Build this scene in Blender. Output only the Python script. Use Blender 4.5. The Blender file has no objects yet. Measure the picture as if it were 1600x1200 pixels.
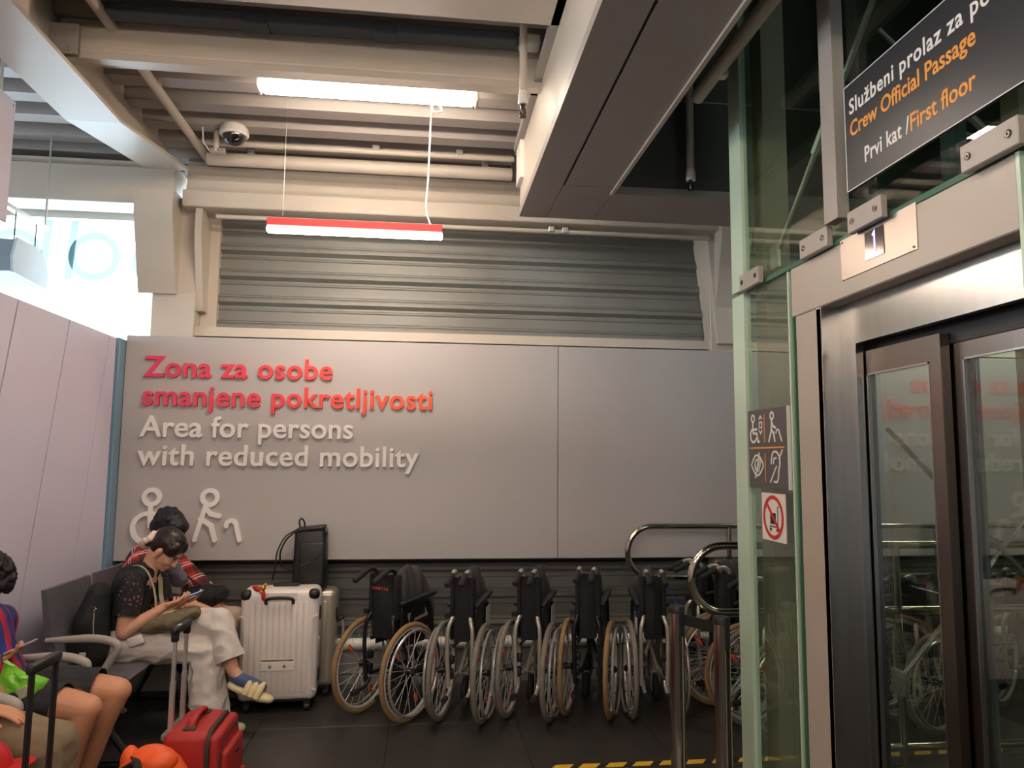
import bpy, bmesh, math, random
from math import sin, cos, pi, radians as rad
from mathutils import Vector, Matrix, noise as mnoise
random.seed(7)
SC = bpy.context.scene
COL = SC.collection
# ------------------------------------------------------------------ camera
cam = bpy.data.objects.new('camera', bpy.data.cameras.new('camera'))
COL.objects.link(cam)
cam.data.sensor_width = 36.0
cam.data.lens = 1150.0 / 1600.0 * 36.0
cam.data.clip_start = 0.05
cam.matrix_world = Matrix(((0.993212, -0.020637, -0.114477, 0.0),
                           (-0.115990, -0.101384, -0.988063, 0.0),
                           (0.008785, 0.994633, -0.103089, 1.65),
                           (0, 0, 0, 1)))
SC.camera = cam
# ------------------------------------------------------------------ sky, exposure
W = bpy.data.worlds.new('overcast_sky'); SC.world = W; W.use_nodes = True
bg = W.node_tree.nodes['Background']
bg.inputs[0].default_value = (0.78, 0.90, 1.0, 1.0)
bg.inputs[1].default_value = 3.2
SC.view_settings.view_transform = 'Standard'
SC.view_settings.look = 'None'
SC.view_settings.gamma = 1.0
SC.view_settings.use_curve_mapping = False
SC.view_settings.exposure = 1.28
LAMP = 24.0

# ------------------------------------------------------------------ materials
def lin(c):
    c = c / 255.0
    return c / 12.92 if c <= 0.04045 else ((c + 0.055) / 1.055) ** 2.4
def rgb(c): return (lin(c[0]), lin(c[1]), lin(c[2]), 1.0)
MATS = {}
def mat(name, c, rough=0.5, metal=0.0, var=0.05, vs=6.0, bump=0.0, bs=80.0, coat=0.0, emit=0.0, spec=0.5, stretch=None):
    if name in MATS: return MATS[name]
    m = bpy.data.materials.new(name); m.use_nodes = True
    nt = m.node_tree; b = nt.nodes['Principled BSDF']
    col = rgb(c)
    b.inputs['Base Color'].default_value = col
    b.inputs['Roughness'].default_value = rough
    b.inputs['Metallic'].default_value = metal
    b.inputs['Specular IOR Level'].default_value = spec
    if coat: b.inputs['Coat Weight'].default_value = coat
    if emit:
        b.inputs['Emission Color'].default_value = col
        b.inputs['Emission Strength'].default_value = emit
    if var or bump:
        tc = nt.nodes.new('ShaderNodeTexCoord'); vec = tc.outputs['Object']
        if stretch:
            mp = nt.nodes.new('ShaderNodeMapping'); mp.inputs['Scale'].default_value = stretch
            nt.links.new(vec, mp.inputs[0]); vec = mp.outputs[0]
    if var:
        n = nt.nodes.new('ShaderNodeTexNoise'); n.inputs['Scale'].default_value = vs; n.inputs['Detail'].default_value = 4
        nt.links.new(vec, n.inputs['Vector'])
        mr = nt.nodes.new('ShaderNodeMapRange'); mr.inputs['From Min'].default_value = 0.25; mr.inputs['From Max'].default_value = 0.75
        mr.inputs['To Min'].default_value = 1 - var; mr.inputs['To Max'].default_value = 1 + var
        nt.links.new(n.outputs['Fac'], mr.inputs['Value'])
        mx = nt.nodes.new('ShaderNodeMix'); mx.data_type = 'RGBA'; mx.blend_type = 'MULTIPLY'; mx.inputs[0].default_value = 1.0
        mx.inputs[6].default_value = col
        nt.links.new(mr.outputs[0], mx.inputs[7]); nt.links.new(mx.outputs[2], b.inputs['Base Color'])
    if bump:
        n2 = nt.nodes.new('ShaderNodeTexNoise'); n2.inputs['Scale'].default_value = bs; n2.inputs['Detail'].default_value = 3
        nt.links.new(vec, n2.inputs['Vector'])
        bp = nt.nodes.new('ShaderNodeBump'); bp.inputs['Strength'].default_value = bump; bp.inputs['Distance'].default_value = 0.01
        nt.links.new(n2.outputs['Fac'], bp.inputs['Height']); nt.links.new(bp.outputs[0], b.inputs['Normal'])
    MATS[name] = m
    return m
def glass(name, tint, gloss=(1, 1, 1), ior=1.5, rough=0.0, boost=0.0):
    m = bpy.data.materials.new(name); m.use_nodes = True; nt = m.node_tree
    for n in list(nt.nodes):
        if n.type != 'OUTPUT_MATERIAL': nt.nodes.remove(n)
    out = [n for n in nt.nodes if n.type == 'OUTPUT_MATERIAL'][0]
    t = nt.nodes.new('ShaderNodeBsdfTransparent'); t.inputs[0].default_value = (*tint, 1)
    g = nt.nodes.new('ShaderNodeBsdfGlossy'); g.inputs[0].default_value = (*gloss, 1); g.inputs['Roughness'].default_value = rough
    fr = nt.nodes.new('ShaderNodeFresnel')
    ge = nt.nodes.new('ShaderNodeNewGeometry'); mi = nt.nodes.new('ShaderNodeMapRange')      # both faces of the thin sheet reflect alike
    mi.inputs['To Min'].default_value = ior; mi.inputs['To Max'].default_value = 1.0 / ior
    nt.links.new(ge.outputs['Backfacing'], mi.inputs['Value']); nt.links.new(mi.outputs[0], fr.inputs[0])
    ad = nt.nodes.new('ShaderNodeMath'); ad.operation = 'ADD'; ad.inputs[1].default_value = boost; ad.use_clamp = True
    nt.links.new(fr.outputs[0], ad.inputs[0])
    mx = nt.nodes.new('ShaderNodeMixShader')
    nt.links.new(ad.outputs[0], mx.inputs[0]); nt.links.new(t.outputs[0], mx.inputs[1]); nt.links.new(g.outputs[0], mx.inputs[2])
    nt.links.new(mx.outputs[0], out.inputs[0])
    MATS[name] = m
    return m

# ------------------------------------------------------------------ mesh building
class Frame:
    """2-D drawing plane: u to the right, v up, n out of the surface"""
    def __init__(s, o, u, v):
        s.o = Vector(o); s.u = Vector(u).normalized(); s.v = Vector(v).normalized(); s.n = s.u.cross(s.v)
    def p(s, x, y, d=0.0): return s.o + s.u * x + s.v * y + s.n * d
class MB:
    def __init__(s): s.V = []; s.F = []
    def add(s, vs, fs):
        k = len(s.V); s.V += [Vector(v) for v in vs]; s.F += [tuple(i + k for i in f) for f in fs]; return s
    def box(s, x0, x1, y0, y1, z0, z1):
        return s.add([(x0,y0,z0),(x1,y0,z0),(x1,y1,z0),(x0,y1,z0),(x0,y0,z1),(x1,y0,z1),(x1,y1,z1),(x0,y1,z1)],
                     [(0,3,2,1),(4,5,6,7),(0,1,5,4),(1,2,6,5),(2,3,7,6),(3,0,4,7)])
    def rbox(s, c, size, r=0.01, seg=2, mtx=None, taper=None):
        bm = bmesh.new(); bmesh.ops.create_cube(bm, size=1.0)
        for v in bm.verts:
            v.co = Vector((v.co.x * size[0], v.co.y * size[1], v.co.z * size[2]))
            if taper and v.co.z > 0: v.co.x *= taper[0]; v.co.y *= taper[1]
        if r > 0: bmesh.ops.bevel(bm, geom=list(bm.edges), offset=r, segments=seg, profile=0.5, affect='EDGES')
        bm.verts.index_update()
        vs = [v.co.copy() for v in bm.verts]
        if mtx is not None: vs = [mtx @ v for v in vs]
        vs = [v + Vector(c) for v in vs]
        fs = [tuple(v.index for v in f.verts) for f in bm.faces]
        bm.free(); return s.add(vs, fs)
    def prism(s, poly, fr, d0, d1):
        n = len(poly)
        vs = [fr.p(x, y, d0) for x, y in poly] + [fr.p(x, y, d1) for x, y in poly]
        fs = [tuple(range(n - 1, -1, -1)), tuple(range(n, 2 * n))] + [(i, (i + 1) % n, n + (i + 1) % n, n + i) for i in range(n)]
        return s.add(vs, fs)
    def ring(s, cx, cy, r0, r1, fr, d0, d1, a0=0.0, a1=2 * pi, seg=32):
        full = abs(a1 - a0 - 2 * pi) < 1e-6
        n = seg if full else seg + 1
        vs = []
        for i in range(n):
            a = a0 + (a1 - a0) * i / seg
            for r, d in ((r0, d0), (r1, d0), (r1, d1), (r0, d1)): vs.append(fr.p(cx + r * cos(a), cy + r * sin(a), d))
        fs = []
        for i in range(seg):
            j = (i + 1) % n
            for k in range(4): fs.append((4*i+k, 4*j+k, 4*j+(k+1)%4, 4*i+(k+1)%4))
        if not full: fs += [(0, 1, 2, 3), tuple(4 * (n - 1) + q for q in (3, 2, 1, 0))]
        return s.add(vs, fs)
    def stroke(s, pts, w, fr, d0, d1, closed=False):
        """a ribbon of width w with round ends through 2-D points; each later stroke sits a hair prouder"""
        s.k = getattr(s, 'k', 0) + 1; d1 = d1 + s.k * 0.00008
        q = []
        for p in pts:
            p = Vector((p[0], p[1]))
            if not q or (p - q[-1]).length > 1e-6: q.append(p)
        n = len(q); r = w / 2; L = []; Rr = []
        for i in range(n):
            a = (q[i] - q[i-1]).normalized() if i else None
            b = (q[i+1] - q[i]).normalized() if i < n - 1 else None
            if a is None: t = b; k = 1.0
            elif b is None: t = a; k = 1.0
            else:
                t = (a + b).normalized(); k = 1.0 / max(0.5, t.dot(a))
            m_ = Vector((-t.y, t.x)) * r * k; L.append(q[i] + m_); Rr.append(q[i] - m_)
        vs = []
        for i in range(n):
            for p in (L[i], Rr[i]): vs += [fr.p(p.x, p.y, d0), fr.p(p.x, p.y, d1)]
        fs = []
        for i in range(n - 1):
            k, j = 4 * i, 4 * i + 4
            fs += [(k + 1, k + 3, j + 3, j + 1), (k, j, j + 2, k + 2), (k, k + 1, j + 1, j), (k + 2, j + 2, j + 3, k + 3)]
        fs += [(0, 2, 3, 1), (4*n-4, 4*n-3, 4*n-1, 4*n-2)]
        s.add(vs, fs)
        for c, t in ((q[0], (q[0] - q[1])), (q[-1], (q[-1] - q[-2]))):
            an = math.atan2(t.y, t.x)
            s.prism([(c.x + r * cos(an - pi/2 + pi*k/8), c.y + r * sin(an - pi/2 + pi*k/8)) for k in range(9)], fr, d0, d1)
        return s
    def tube(s, pts, r, seg=10, closed=False, caps=True, flat=1.0):
        pts = [Vector(p) for p in pts]; n = len(pts)
        rs = r if isinstance(r, (list, tuple)) else [r] * n
        tang = []
        for i in range(n):
            if closed: t = pts[(i + 1) % n] - pts[i - 1]
            else: t = pts[min(i + 1, n - 1)] - pts[max(i - 1, 0)]
            tang.append(t.normalized())
        up = Vector((0, 0, 1)) if abs(tang[0].z) < 0.9 else Vector((1, 0, 0))
        x = up.cross(tang[0]).normalized()
        vs = []
        for i in range(n):
            x = (x - tang[i] * x.dot(tang[i])).normalized(); y = tang[i].cross(x)
            for k in range(seg):
                a = 2 * pi * k / seg
                vs.append(pts[i] + (x * cos(a) + y * sin(a) * flat) * rs[i])
        fs = []
        for i in range(n if closed else n - 1):
            j = (i + 1) % n
            for k in range(seg):
                k2 = (k + 1) % seg; fs.append((i*seg+k, i*seg+k2, j*seg+k2, j*seg+k))
        if caps and not closed: fs += [tuple(range(seg - 1, -1, -1)), tuple((n - 1) * seg + k for k in range(seg))]
        return s.add(vs, fs)
    def lathe(s, prof, seg=24, mtx=None):
        """prof: (radius, height) about z"""
        vs = []; n = len(prof)
        for r, h in prof:
            for k in range(seg):
                a = 2 * pi * k / seg; vs.append(Vector((r * cos(a), r * sin(a), h)))
        fs = []
        for i in range(n - 1):
            for k in range(seg):
                k2 = (k + 1) % seg; fs.append((i*seg+k, i*seg+k2, (i+1)*seg+k2, (i+1)*seg+k))
        if prof[0][0] > 1e-5: fs.append(tuple(range(seg - 1, -1, -1)))
        if prof[-1][0] > 1e-5: fs.append(tuple((n - 1) * seg + k for k in range(seg)))
        if mtx is not None: vs = [mtx @ v for v in vs]
        return s.add(vs, fs)
    def ell(s, c, r, seg=16, rings=10, mtx=None):
        vs = []
        for i in range(rings + 1):
            th = pi * i / rings
            for k in range(seg):
                a = 2 * pi * k / seg; vs.append(Vector((r[0]*sin(th)*cos(a), r[1]*sin(th)*sin(a), -r[2]*cos(th))))
        fs = [(i*seg+k, i*seg+(k+1)%seg, (i+1)*seg+(k+1)%seg, (i+1)*seg+k) for i in range(rings) for k in range(seg)]
        if mtx is not None: vs = [mtx @ v for v in vs]
        return s.add([v + Vector(c) for v in vs], fs)
    def torus(s, c, R, r, axis='x', seg=40, sec=10, squash=1.0):
        vs = []
        for i in range(seg):
            a = 2 * pi * i / seg
            for k in range(sec):
                b = 2 * pi * k / sec; q = R + r * cos(b); h = r * squash * sin(b)
                p = {'x': (h, q * cos(a), q * sin(a)), 'y': (q * cos(a), h, q * sin(a)), 'z': (q * cos(a), q * sin(a), h)}[axis]
                vs.append(Vector(p) + Vector(c))
        fs = [(i*sec+k, i*sec+(k+1)%sec, ((i+1)%seg)*sec+(k+1)%sec, ((i+1)%seg)*sec+k) for i in range(seg) for k in range(sec)]
        return s.add(vs, fs)
    def grid(s, fn, nu, nv, thick=0.0):
        vs = [Vector(fn(i / nu, j / nv)) for i in range(nu + 1) for j in range(nv + 1)]
        fs = [(i*(nv+1)+j, (i+1)*(nv+1)+j, (i+1)*(nv+1)+j+1, i*(nv+1)+j+1) for i in range(nu) for j in range(nv)]
        return s.add(vs, fs)
    def mesh(s, name, m, smooth=False, off=Vector((0, 0, 0))):
        me = bpy.data.meshes.new(name)
        me.from_pydata([tuple(v - off) for v in s.V], [], s.F)
        bm = bmesh.new(); bm.from_mesh(me)
        bmesh.ops.recalc_face_normals(bm, faces=list(bm.faces)); bm.to_mesh(me); bm.free()
        if smooth:
            me.polygons.foreach_set('use_smooth', [True] * len(me.polygons))
            me.set_sharp_from_angle(angle=rad(38))
        if m is not None: me.materials.append(m)
        return me
    def build(s, name, m, parent=None, smooth=False, local=False):
        off = Vector((0, 0, 0))
        if parent is not None and not local:
            p = parent
            while p is not None: off = off + p.location; p = p.parent
        o = bpy.data.objects.new(name, s.mesh(name, m, smooth, off)); COL.objects.link(o)
        o.parent = parent
        return o
def tag(o, label, cat, group=None):
    o['label'] = label; o['category'] = cat
    if group: o['group'] = group
    return o
def struct(o): o['kind'] = 'structure'; return o
def thing(name, label, cat, loc=(0, 0, 0), rz=0.0, group=None):
    o = bpy.data.objects.new(name, None); o.empty_display_size = 0.1; COL.objects.link(o)
    o.location = loc; o.rotation_euler = (0, 0, rz)
    return tag(o, label, cat, group)
def copy_tree(o, parent=None):
    c = o.copy(); COL.objects.link(c); c.parent = parent
    for ch in o.children: copy_tree(ch, c)
    return c
def single(mb, name, m, label, cat, loc, group=None, smooth=False):
    """a thing that is one mesh, its origin at loc, coordinates given in the world"""
    loc = Vector(loc)
    o = bpy.data.objects.new(name, mb.mesh(name, m, smooth, loc)); COL.objects.link(o); o.location = loc
    return tag(o, label, cat, group)
def arc(cx, cy, r, a0, a1, n=10): return [(cx + r * cos(rad(a0 + (a1 - a0) * i / n)), cy + r * sin(rad(a0 + (a1 - a0) * i / n))) for i in range(n + 1)]
def bez(p, n=10):
    """smooth curve through points (Catmull-Rom)"""
    p = [Vector(q) for q in p]; out = []
    q = [p[0] * 2 - p[1]] + p + [p[-1] * 2 - p[-2]]
    for i in range(1, len(q) - 2):
        for k in range(n):
            t = k / n
            out.append(0.5 * ((2*q[i]) + (q[i+1]-q[i-1])*t + (2*q[i-1]-5*q[i]+4*q[i+1]-q[i+2])*t*t + (3*q[i]-q[i-1]-3*q[i+1]+q[i+2])*t**3))
    return out + [p[-1]]

# lettering: outlines of the built-in typeface turned into meshes
_tc = bpy.data.curves.new('type', 'FONT'); _to = bpy.data.objects.new('type', _tc); COL.objects.link(_to)
def glyph_mesh(txt, bold, depth, res=3):
    _tc.body = txt; _tc.offset = bold; _tc.extrude = depth; _tc.resolution_u = res; _tc.size = 1.0
    dg = bpy.context.evaluated_depsgraph_get(); dg.update()
    return bpy.data.meshes.new_from_object(_to.evaluated_get(dg))
_adv = {}
def advance(ch):
    if ch not in _adv:
        def mx(t):
            me = glyph_mesh(t, 0.0, 0.0, 2); v = max(q.co.x for q in me.vertices); bpy.data.meshes.remove(me); return v
        _adv[ch] = mx('l' + ch + 'l') - mx('ll')
    return _adv[ch]
_glyphs = {}
def letters(txt, fr, x, y, size, width, m, parent, bold=0.016, depth=0.02, name='letter', sub=None, loff=Vector((0,0,0)), xs=1.0, local=False):
    """one mesh object for each letter; the line is spaced to the given width. depth in metres"""
    nat = sum(advance(c) for c in txt) * size * xs
    extra = (width - nat) / max(1, len(txt) - 1) if width else 0.0
    off = Vector((0, 0, 0))
    if not local:
        p = parent
        while p is not None: off = off + p.location; p = p.parent
    for c in txt:
        if c != ' ':
            key = (c, bold, round(depth / size, 4))
            if key not in _glyphs: _glyphs[key] = glyph_mesh(c, bold, depth / size / 2)
            g = _glyphs[key]; me = g.copy(); me.materials.clear(); me.materials.append(m)
            for v in me.vertices:
                q = fr.p(x + v.co.x * size * xs, y + v.co.y * size, v.co.z * size + depth / 2) - off
                v.co = q
            o = bpy.data.objects.new(name, me); COL.objects.link(o); o.parent = parent
        x += advance(c) * size * xs + extra

# palette
M_paint = mat('warm_white_steel_paint', (192, 182, 168), 0.38, var=0.04, vs=3)
M_deck = mat('grey_painted_deck', (158, 150, 145), 0.5, var=0.05, vs=3)
M_clad = mat('grey_profiled_cladding', (122, 121, 115), 0.42, 0.1, var=0.06, vs=4)
M_board = mat('grey_satin_board', (178, 172, 170), 0.42, var=0.02, vs=2)
M_left = mat('pale_lilac_panel', (216, 210, 228), 0.33, var=0.02, vs=2)
M_joint = mat('dark_joint', (40, 40, 42), 0.8, var=0)
M_tile = mat('anthracite_floor_tile', (54, 50, 48), 0.36, var=0.12, vs=14, bump=0.05, bs=200)
M_grout = mat('dark_grout', (44, 42, 41), 0.8)
M_soffit = mat('taupe_soffit_panel', (150, 138, 130), 0.5, var=0.03)
M_void = mat('dark_grey_lining', (72, 69, 65), 0.6, var=0.06)
M_steel = mat('brushed_stainless', (178, 176, 172), 0.24, 1.0, var=0.05, vs=40, stretch=(1, 1, 0.05))
M_darksteel = mat('dark_bronze_steel', (92, 84, 78), 0.22, 1.0, var=0.05, vs=40, stretch=(1, 1, 0.05))
M_chrome = mat('polished_stainless', (200, 190, 172), 0.1, 1.0, var=0)
M_black = mat('black_plastic', (26, 26, 28), 0.45, var=0.05)
M_rubber = mat('black_rubber', (30, 30, 31), 0.75, var=0.08)
M_white = mat('white_plastic', (226, 222, 214), 0.35, var=0.02)
M_alu = mat('silver_paint', (190, 186, 180), 0.3, 0.6, var=0.03)
M_trimw = mat('portal_cream_paint', (176, 163, 149), 0.36, var=0.02)
M_tube = mat('lit_diffuser', (255, 238, 218), 0.5, var=0, emit=LAMP)
M_red = mat('red_lamp_housing', (214, 62, 62), 0.4, var=0.02)
M_green = mat('pale_green_glass_edge', (186, 206, 182), 0.25, var=0.03, vs=2, coat=0.3)
M_greend = mat('deep_green_glass_edge', (70, 110, 88), 0.15, var=0.04)
G_clear = glass('clear_green_glass', (0.92, 0.965, 0.92))
G_dark = glass('grey_green_glass', (0.86, 0.92, 0.86))
G_door = glass('door_glass', (0.90, 0.94, 0.90), boost=0.045)
G_win = glass('window_glass', (0.95, 0.98, 0.99))
M_teal = bpy.data.materials.new('teal_window_film'); M_teal.use_nodes = True
_t = M_teal.node_tree; _t.nodes.remove(_t.nodes['Principled BSDF']); _b = _t.nodes.new('ShaderNodeBsdfTranslucent'); _b.inputs[0].default_value = (0.42, 0.48, 0.482, 1)
_t.links.new(_b.outputs[0], _t.nodes['Material Output'].inputs[0])
# ================================================================== THE ROOM
f = struct(MB().box(-14, 6.6, -6, 8, -0.12, -0.006).build('floor', M_grout))
tl = 0.8
tm = None
for i in range(-5, 3):
    for j in range(-3, 2):
        x0 = 1.41 + i * tl; y0 = 4.844 + j * tl
        if tm is None:
            o = MB().rbox((tl/2, tl/2, -0.0075), (tl - 0.005, tl - 0.005, 0.015), 0.0015, 1).build('tile', M_tile, f, local=True); tm = o.data
        else:
            o = bpy.data.objects.new('tile', tm); COL.objects.link(o); o.parent = f
        o.location = (x0, y0, 0)
# profiled cladding of the back wall
def profile_wall(x0, x1, y, z0, z1, pitch, depth):
    pr = []; z = z0
    while z < z1:
        for dz, d in ((0, 0), (0.075, 0), (0.083, 0.008), (0.091, 0.008), (0.099, 0), (0.115, 0), (0.14, depth), (0.165, depth), (0.17, depth - 0.008), (0.176, depth - 0.008), (0.181, depth), (0.19, depth)):
            if z + dz * pitch / 0.205 < z1: pr.append((z + dz * pitch / 0.205, y - d))
        z += pitch
    mb = MB(); n = len(pr)
    vs = [(x0, q[1], q[0]) for q in pr] + [(x1, q[1], q[0]) for q in pr]
    mb.add(vs, [(i, n + i, n + i + 1, i + 1) for i in range(n - 1)])
    mb.box(x0, x1, y + 0.02, y + 0.06, z0, z1)
    return mb
struct(MB().box(-2.32, -2.04, 5.70, 5.84, 0, 2.5).build('wall_end', M_clad))
struct(profile_wall(-2.04, 6.6, 5.86, 0.05, 3.6, 0.205, 0.038).build('wall_back', M_clad))
struct(MB().box(6.6, 6.7, -6, 8, 0, 5.6).build('wall_right', M_board))
struct(MB().box(-14, 6.6, -6.1, -6, 0, 4.2).build('wall_rear', M_board))
struct(MB().box(-2.2, 6.6, 5.70, 5.84, 0.0, 0.06).build('baseboard_back', M_clad))
rb = MB().box(-2.2, 6.6, 5.74, 5.80, 0.07, 0.24)
struct(rb.build('trim_1', mat('grey_skirting_plate', (150, 148, 146), 0.4, var=0.03)))
rail = MB().tube([(-2.15, 5.70, 0.29), (6.5, 5.70, 0.29)], 0.042, 14)
single(rail, 'bumper_rail', M_white, 'white round bumper rail running along the foot of the ribbed wall', 'rail', (0, 5.7, 0.25), smooth=True)
struct(MB().box(-1.75, 6.5, 5.70, 5.83, 2.56, 2.63).build('trim_2', M_paint))

# left booth wall with slanted joints
lw = struct(MB().box(-2.30, -2.222, -2.0, 5.47, 0, 2.50).build('wall_left', M_joint))
FL = Frame((-2.222, 0, 0), (0, 1, 0), (0, 0, 1))
lean = 0.20
def seam(k): return 5.35 - 0.58 * k
for k in range(-1, 13):
    ya, yb = seam(k + 1), seam(k)
    g = 0.006
    top = 2.49; base = lambda y, z: y - lean * (2.49 - z)
    a0, a1 = base(ya, 0) + g, base(yb, 0) - g; b0, b1 = ya + g, yb - g
    poly = [(a0, 0.02), (a1, 0.02), (b1, top), (b0, top)]
    if k == -1:
        poly = [(a0, 0.02), (5.46, 0.02), (5.46, top), (b0, top)]
    MB().prism(poly, FL, 0.002, 0.022).build('panel', M_left, lw)
post = MB().rbox((-2.235, 5.60, 1.25), (0.095, 0.20, 2.5), 0.006)
single(post, 'end_post', mat('post_daylight_tint', (120, 150, 172), 0.3, var=0.03), 'square post in painted daylight blue closing the gap between lilac wall and grey sign panel', 'post', (-2.235, 5.55, 0))  # blue cast of the daylight is put into the post's base colour
# ------------------------------------------------------------------ ceiling deck
def deck(name, x0, x1, y0, y1):
    pr = []; y = y0
    while y < y1:
        for dy, d in ((0, 0), (0.12, 0), (0.15, 0.10), (0.27, 0.10), (0.30, 0.0)):
            if y + dy <= y1: pr.append((y + dy, 3.98 - d))
        y += 0.30
    n = len(pr); mb = MB()
    mb.add([(x0, q[0], q[1]) for q in pr] + [(x1, q[0], q[1]) for q in pr], [(i, i + 1, n + i + 1, n + i) for i in range(n - 1)])
    mb.box(x0, x1, y0, y1, 4.0, 4.1)
    return struct(mb.build(name, M_deck))
deck('ceiling', -9, 0.60, -6.0, 6.4)
deck('ceiling', 0.60, 6.6, 4.60, 6.4)
# soffit of the upper floor round the lift, with a dark opening
sf = struct(MB().box(0.62, 1.07, -6, 4.64, 3.30, 3.34).box(1.07, 6.6, 4.20, 4.64, 3.30, 3.34).box(3.6, 6.6, -6, 4.2, 3.3, 3.34).build('ceiling', M_joint))
def panel(x0, x1, y0, y1, z0=3.25, z1=3.30, m=None, nm='panel', par=None): return MB().box(x0, x1, y0, y1, z0, z1).build(nm, m or M_soffit, par or sf)
panel(0.58, 0.762, -6, 4.68); panel(0.776, 1.08, -6, 4.09); panel(0.766, 1.08, 4.095, 4.68, 3.25)
panel(1.083, 6.6, 4.19, 4.44); panel(1.083, 6.6, 4.443, 4.68)
panel(3.6, 6.6, -6, 4.18)
MB().box(1.066, 1.086, -6, 4.18, 3.235, 3.32).build('edge_strip', M_trimw, sf)
# fascia facing the hall
fa = struct(MB().box(0.585, 0.62, -6, 4.68, 3.30, 3.72).build('wall_fascia', M_paint))
MB().box(0.545, 0.60, -6, 4.70, 3.70, 3.745).build('ledge', mat('grey_ledge', (150, 144, 138), 0.4), fa)
MB().box(0.60, 0.64, -6, 4.68, 3.72, 4.02).build('upper_panel', M_paint, fa)
MB().box(0.56, 0.59, 4.5, 4.69, 3.45, 3.72).build('end_plate', M_white, fa)
vd = struct(MB().box(1.06, 3.7, 4.185, 4.25, 3.3, 5.6).build('wall_void', M_void))
MB().box(1.05, 1.09, -6, 4.2, 3.34, 5.6).build('side_lining', M_void, vd)
MB().box(3.7, 3.75, -6, 4.2, 3.34, 5.6).build('side_lining', M_void, vd)
MB().box(1.05, 3.75, -6, 4.2, 5.6, 5.65).build('top_lining', M_void, vd)
MB().box(1.09, 3.7, 4.18, 4.186, 3.855, 3.863).build('joint_strip', M_deck, vd)
# ------------------------------------------------------------------ steelwork
b = thing('main_beam', 'big white tapered steel beam crossing the ceiling at upper left', 'beam', (-1.92, 2.0, 3.55))
prof = [(-6, 3.55), (4.27, 3.55), (5.46, 3.745)]
mb = MB()
for (y0, z0), (y1, z1) in zip(prof, prof[1:]):
    mb.add([(-2.07,y0,z0),(-1.77,y0,z0),(-1.77,y1,z1),(-2.07,y1,z1),(-2.07,y0,z0+.022),(-1.77,y0,z0+.022),(-1.77,y1,z1+.022),(-2.07,y1,z1+.022)],
           [(0,3,2,1),(4,5,6,7),(0,1,5,4),(1,2,6,5),(2,3,7,6),(3,0,4,7)])
mb.build('lower_flange', M_paint, b)
FW = Frame((-1.93, 0, 0), (0, 1, 0), (0, 0, 1))
MB().prism([(-6, 3.56), (4.27, 3.56), (5.46, 3.755), (5.46, 3.97), (-6, 3.97)], FW, -0.012, 0.012).build('web', M_paint, b)
MB().box(-2.07, -1.77, -6, 5.46, 3.955, 3.98).build('upper_flange', M_paint, b)
for y in (3.28, 0.8): MB().box(-1.918, -1.775, y - 0.008, y + 0.008, 3.572, 3.955).build('stiffener', M_paint, b)
MB().rbox((-1.85, 3.74, 3.74), (0.14, 0.012, 0.16), 0.002, 1).build('cleat', M_deck, b)
MB().lathe([(0.012, 0), (0.012, 0.01), (0, 0.012)], 8, Matrix.Translation((-1.82, 3.73, 3.68)) @ Matrix.Rotation(pi/2, 4, 'X')).build('bolt', M_alu, b)
def xbeam(name, label, x0, x1, y0, y1, z0, z1, lip=None, tz=None):
    t = thing(name, label, 'beam', ((x0 + x1) / 2, y0, z0))
    MB().rbox(((x0+x1)/2, (y0+y1)/2, (z0+z1)/2), (x1-x0, y1-y0, z1-z0), 0.012, 2).build('box_section', M_paint, t)
    if lip: MB().box(x0, x1, lip[0], lip[1], lip[2], lip[3]).build('flange', M_paint, t)
    return t
xbeam('cross_beam', 'cream box beam above the ceiling light, running from the main beam to the soffit', -1.9, 0.60, 3.78, 3.94, 3.70, 3.88, (3.78, 3.84, 3.665, 3.70))
xbeam('cross_beam', 'nearest cream box beam at the top edge, touching the soffit', -1.9, 0.60, 3.02, 3.26, 3.70, 3.86, (3.04, 3.24, 3.86, 3.97))
t = xbeam('rear_beam', 'long cream steel beam over the ribbed back wall behind the red lamp', -1.83, 6.5, 5.52, 5.84, 3.50, 3.63)
MB().box(-1.83, 6.5, 5.62, 5.80, 3.63, 3.97).build('web', M_paint, t)
MB().box(-1.83, 6.5, 5.50, 5.86, 3.775, 3.80).build('flange', M_paint, t)
t = thing('rear_beam', 'blue shaded end of the rear steel beam above the bright window', 'beam', (-5, 5.55, 3.52))
MB().rbox((-5.45, 5.7, 3.66), (7.1, 0.26, 0.28), 0.01).build('box_section', M_paint, t)
MB().box(-9, -1.9, 5.52, 5.9, 3.80, 3.82).build('flange', M_paint, t)
# columns
def column(label, x0, x1, lx0, lx1):
    t = thing('steel_column', label, 'column', ((x0 + x1) / 2, 5.8, 0))
    MB().rbox(((x0+x1)/2, 5.73, 1.8), (x1-x0, 0.14, 3.6), 0.006, 1).build('shaft', M_paint, t)
    FX = Frame((lx0, 0, 0), (0, -1, 0), (0, 0, 1))
    MB().prism([(-5.66, 2.86), (-5.63, 2.86), (-5.46, 3.42), (-5.46, 3.60), (-5.66, 3.60)], FX, -(lx1 - lx0), 0).build('haunch', M_paint, t)
    return t
c = column('white steel column with tapered haunch beside the bright window', -2.05, -1.74, -2.14, -1.87)
MB().box(-1.74, -1.62, 5.80, 5.86, 2.5, 3.52).build('side_plate', M_paint, c)
FX = Frame((-1.74, 0, 0), (0, -1, 0), (0, 0, 1))
MB().prism([(-5.82, 2.75), (-5.70, 2.75), (-5.56, 3.3), (-5.56, 3.5), (-5.82, 3.5)], FX, -0.05, 0.0).build('gusset', M_paint, c)
c = column('white steel column with slanting gusset beside the glass lift shaft', 2.27, 2.60, 2.30, 2.55)
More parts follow.
